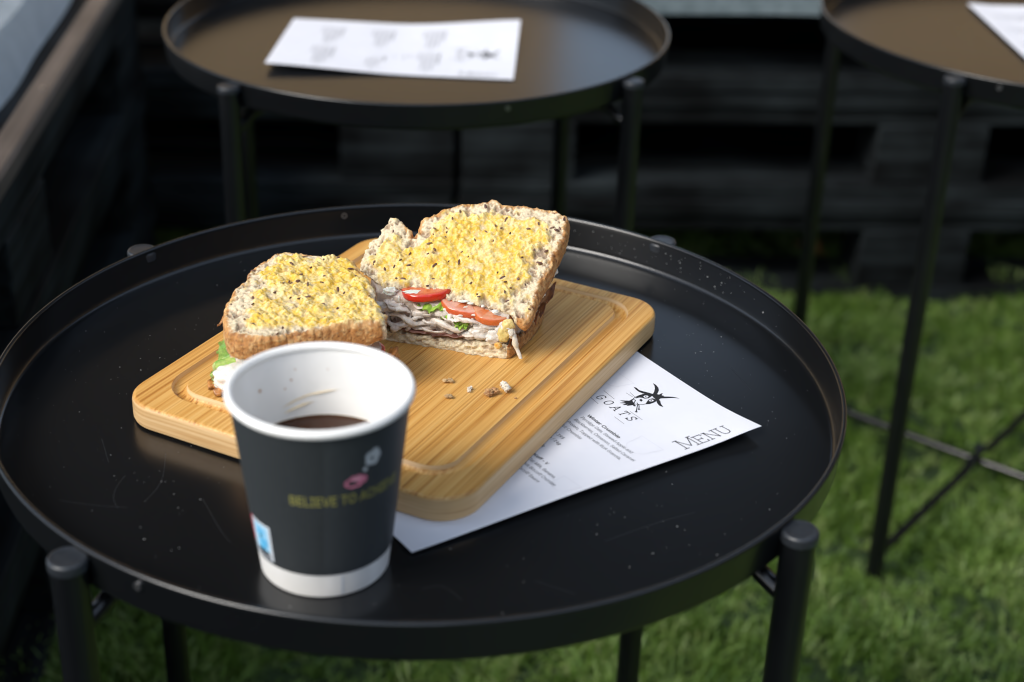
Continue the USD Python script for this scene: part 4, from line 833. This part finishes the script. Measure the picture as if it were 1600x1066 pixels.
for i, (pa, wv, c1, c2) in enumerate([([(-103, -4, 20), (-107, -10, 13), (-106, -18, 8), (-101, -26, 6), (-94, -33, 8)], [0.018, 0.006, 0.006], (0.14, 0.33, 0.03), (0.52, 0.60, 0.16)), ([(-108, -12, 9), (-109, -18, 3.0), (-103, -27, 2.5)], [0.012, 0.008, 0.008], (0.36, 0.50, 0.10), (0.66, 0.64, 0.30)), ([(-101, 4, 22), (-106, -2, 18), (-107, -8, 15)], [0.012, 0.006, 0.0], (0.20, 0.40, 0.05), (0.58, 0.64, 0.20))]):
    m, c = lettuce([wl(*q_) for q_ in pa], wv, 20 + i, c1, c2, 2.2); part(tL, "lettuce", locL(m), M_LET, True, col=c)
for lm in lumps([(wl(-95, -29, 11), (10, 8, 7)), (wl(-99, -24, 6.5), (7, 6, 5)), (wl(-86, -34, 12), (9, 5, 6))], 52, 0.3): part(tL, "dressing", locL(lm), M_MAYO, True)
for i, pa in enumerate([[(-101, 10, 24), (-106, 7, 25), (-109, 5, 22)], [(-104, -20, 3), (-108, -23, 2.0), (-104, -28, 1.5)], [(-108, -17, 4), (-111, -19, 1.6), (-109, -24, 1.2)], [(-105, -24, 1.5), (-106, -29, 2.2), (-102, -32, 1.4)], [(-18, -14, 16), (-14, -17, 18), (-13, -19, 12)], [(-17, -16, 10), (-13.5, -19, 9), (-13, -22, 5)]]):
    bm = ribbon([wl(*q_) for q_ in pa], np.array([0.002, 0.007, 0.003]) if i in (0, 4, 5) else np.array([0.003, 0.002, 0.0006]), 0.0012, 80 + i, 0.8, 16)
    part(tL, "bacon_bit", locL(bm), M_BACON, True, col=colored(bm, (0.20, 0.07, 0.02), (0.58, 0.25, 0.06), 3, i))
m, c = tomato(wl(-31.5, -11, 19), 0.0125, 0.0046, [0.1, -0.1, 1], 6); part(tL, "tomato_slice", locL(m), M_TOM, True, col=c)

# crumbs on the board
CR = [(0.0156, -0.0219, 2.3, 0, "thin pale brown flake of bread on the bamboo board"), (0.0375, -0.0197, 3.6, 1, "largest brown crust crumb on the bamboo board"), (0.0445, -0.0132, 3.0, 2, "white bread crumb beside the brown crust crumb"), (0.0041, -0.0393, 0.0, 0, ""),
      (0.0149, -0.0222, 0.0, 1, ""), (0.0499, -0.023, 1.0, 1, "tiny brown crumb next to the juice groove"), (0.0140, -0.0062, 2.2, 0, "flat pale crumb farthest from the coffee cup"), (-0.0060, -0.0370, 1.2, 1, "tiny dark crumb nearest the coffee cup"), (0.0263, -0.0150, 1.6, 2, "flattened yellowish crumb left of the crust crumb")]
for i, (x, y, s, k, lab) in enumerate(CR):
    if s == 0: continue
    pieces = []
    r = np.random.default_rng(400 + i)
    for j2 in range(3 if s > 1.4 else 1):
        o = r.normal(0, s * 0.45, 3) * [1, 1, 0.15]; lm = lumps([(np.array([0, 0, 0.0]), np.array([0.62, 0.5, 0.36 if k != 2 else 0.55]) * s)], 500 + i * 7 + j2, 0.8)[0]
        lm.apply_translation(o / 1000); pieces.append(lm)
    m = trimesh.util.concatenate(pieces); m.apply_translation([0, 0, -m.bounds[0, 2] + 0.0001])
    t = thing("crumb", lab, "crumb", (x, y, ZB), 0); part(t, "crumb", m, M_BREAD, True, col=colored(m, ((0.40, 0.22, 0.09), (0.34, 0.15, 0.055), (0.70, 0.58, 0.42))[k], ((0.62, 0.42, 0.2), (0.55, 0.30, 0.12), (0.80, 0.74, 0.62))[k], 1.0, i))

# ------------------------------------------------------------------ dust and scratches on the near tray
r = np.random.default_rng(77); dots = []
clus = [(-0.12, 0.04), (-0.16, 0.0), (-0.1, 0.09), (0.15, 0.06), (0.17, -0.02), (0.13, -0.06), (-0.12, -0.09), (0.10, -0.12), (0.16, 0.10)]
while len(dots) < 420:
    if r.random() < 0.55:
        c = clus[r.integers(len(clus))]; x, y = c[0] + r.normal(0, 0.03), c[1] + r.normal(0, 0.03)
    else: x, y = r.uniform(-0.22, 0.22, 2)
    if math.hypot(x, y) > 0.213: continue
    s = trimesh.creation.icosphere(0, 1.0); a = min(r.lognormal(-1.85, 0.40), 0.34) / 1000; s.apply_scale([a * r.uniform(0.8, 1.6), a, a * 0.5]); s.apply_transform(trimesh.transformations.rotation_matrix(r.uniform(0, 6.28), [0, 0, 1])); s.apply_translation([x, y, ZF + 0.00015]); dots.append(s)
d_ = part(None, "dust", trimesh.util.concatenate(dots), M_DUST); data(d_, "pale specks of dust and crumbs scattered over the near black tray", "dust", kind="stuff")
SC = [[(-0.168, -0.108), (-0.150, -0.112), (-0.130, -0.113)], [(-0.139, -0.082), (-0.143, -0.100), (-0.138, -0.112), (-0.136, -0.114)], [(-0.100, -0.10), (-0.085, -0.13), (-0.078, -0.14)], [(-0.16, -0.05), (-0.15, -0.075)], [(-0.125, -0.06), (-0.120, -0.09), (-0.126, -0.11)],
      [(0.01, -0.17), (0.02, -0.165), (0.03, -0.178)], [(0.09, -0.13), (0.12, -0.11), (0.14, -0.10)], [(0.17, 0.05), (0.18, 0.02)], [(-0.05, -0.19), (-0.02, -0.195)], [(0.06, -0.16), (0.08, -0.17)]]
tray = stage.GetPrimAtPath("/World/side_table/tray")
for P_ in SC:
    P_ = np.array(P_); n_ = 16; t_ = np.linspace(0, 1, n_); Q_ = np.stack([np.interp(t_, np.linspace(0, 1, len(P_)), P_[:, k]) for k in (0, 1)], 1)
    Q_ = np.stack([np.convolve(np.pad(Q_[:, k], 3, mode='edge'), np.ones(7) / 7, 'valid') for k in (0, 1)], 1)
    ln = LineString(Q_).buffer(0.00010, cap_style="flat"); m_ = flat(ln); m_.apply_translation([0, 0, ZF + 0.00006]); part(tray, "scratch", m_, M_SCRATCH)
# dust on the far inside of the rim
dots = []
for _ in range(70):
    a = math.radians(r.normal(52, 13)); zz = r.uniform(0.005, 0.018); rr_ = 0.2196 + (zz - 0.0042) * 0.052 - 0.0001
    s = trimesh.creation.icosphere(0, 1.0); k = r.lognormal(-1.5, 0.4) / 1000; s.apply_scale(k); s.apply_translation([rr_ * math.cos(a), rr_ * math.sin(a), ZF + zz]); dots.append(s)
d_ = part(None, "dust", trimesh.util.concatenate(dots), M_DUST); data(d_, "pale specks of dust stuck to the far inner rim of the near tray", "dust", kind="stuff")
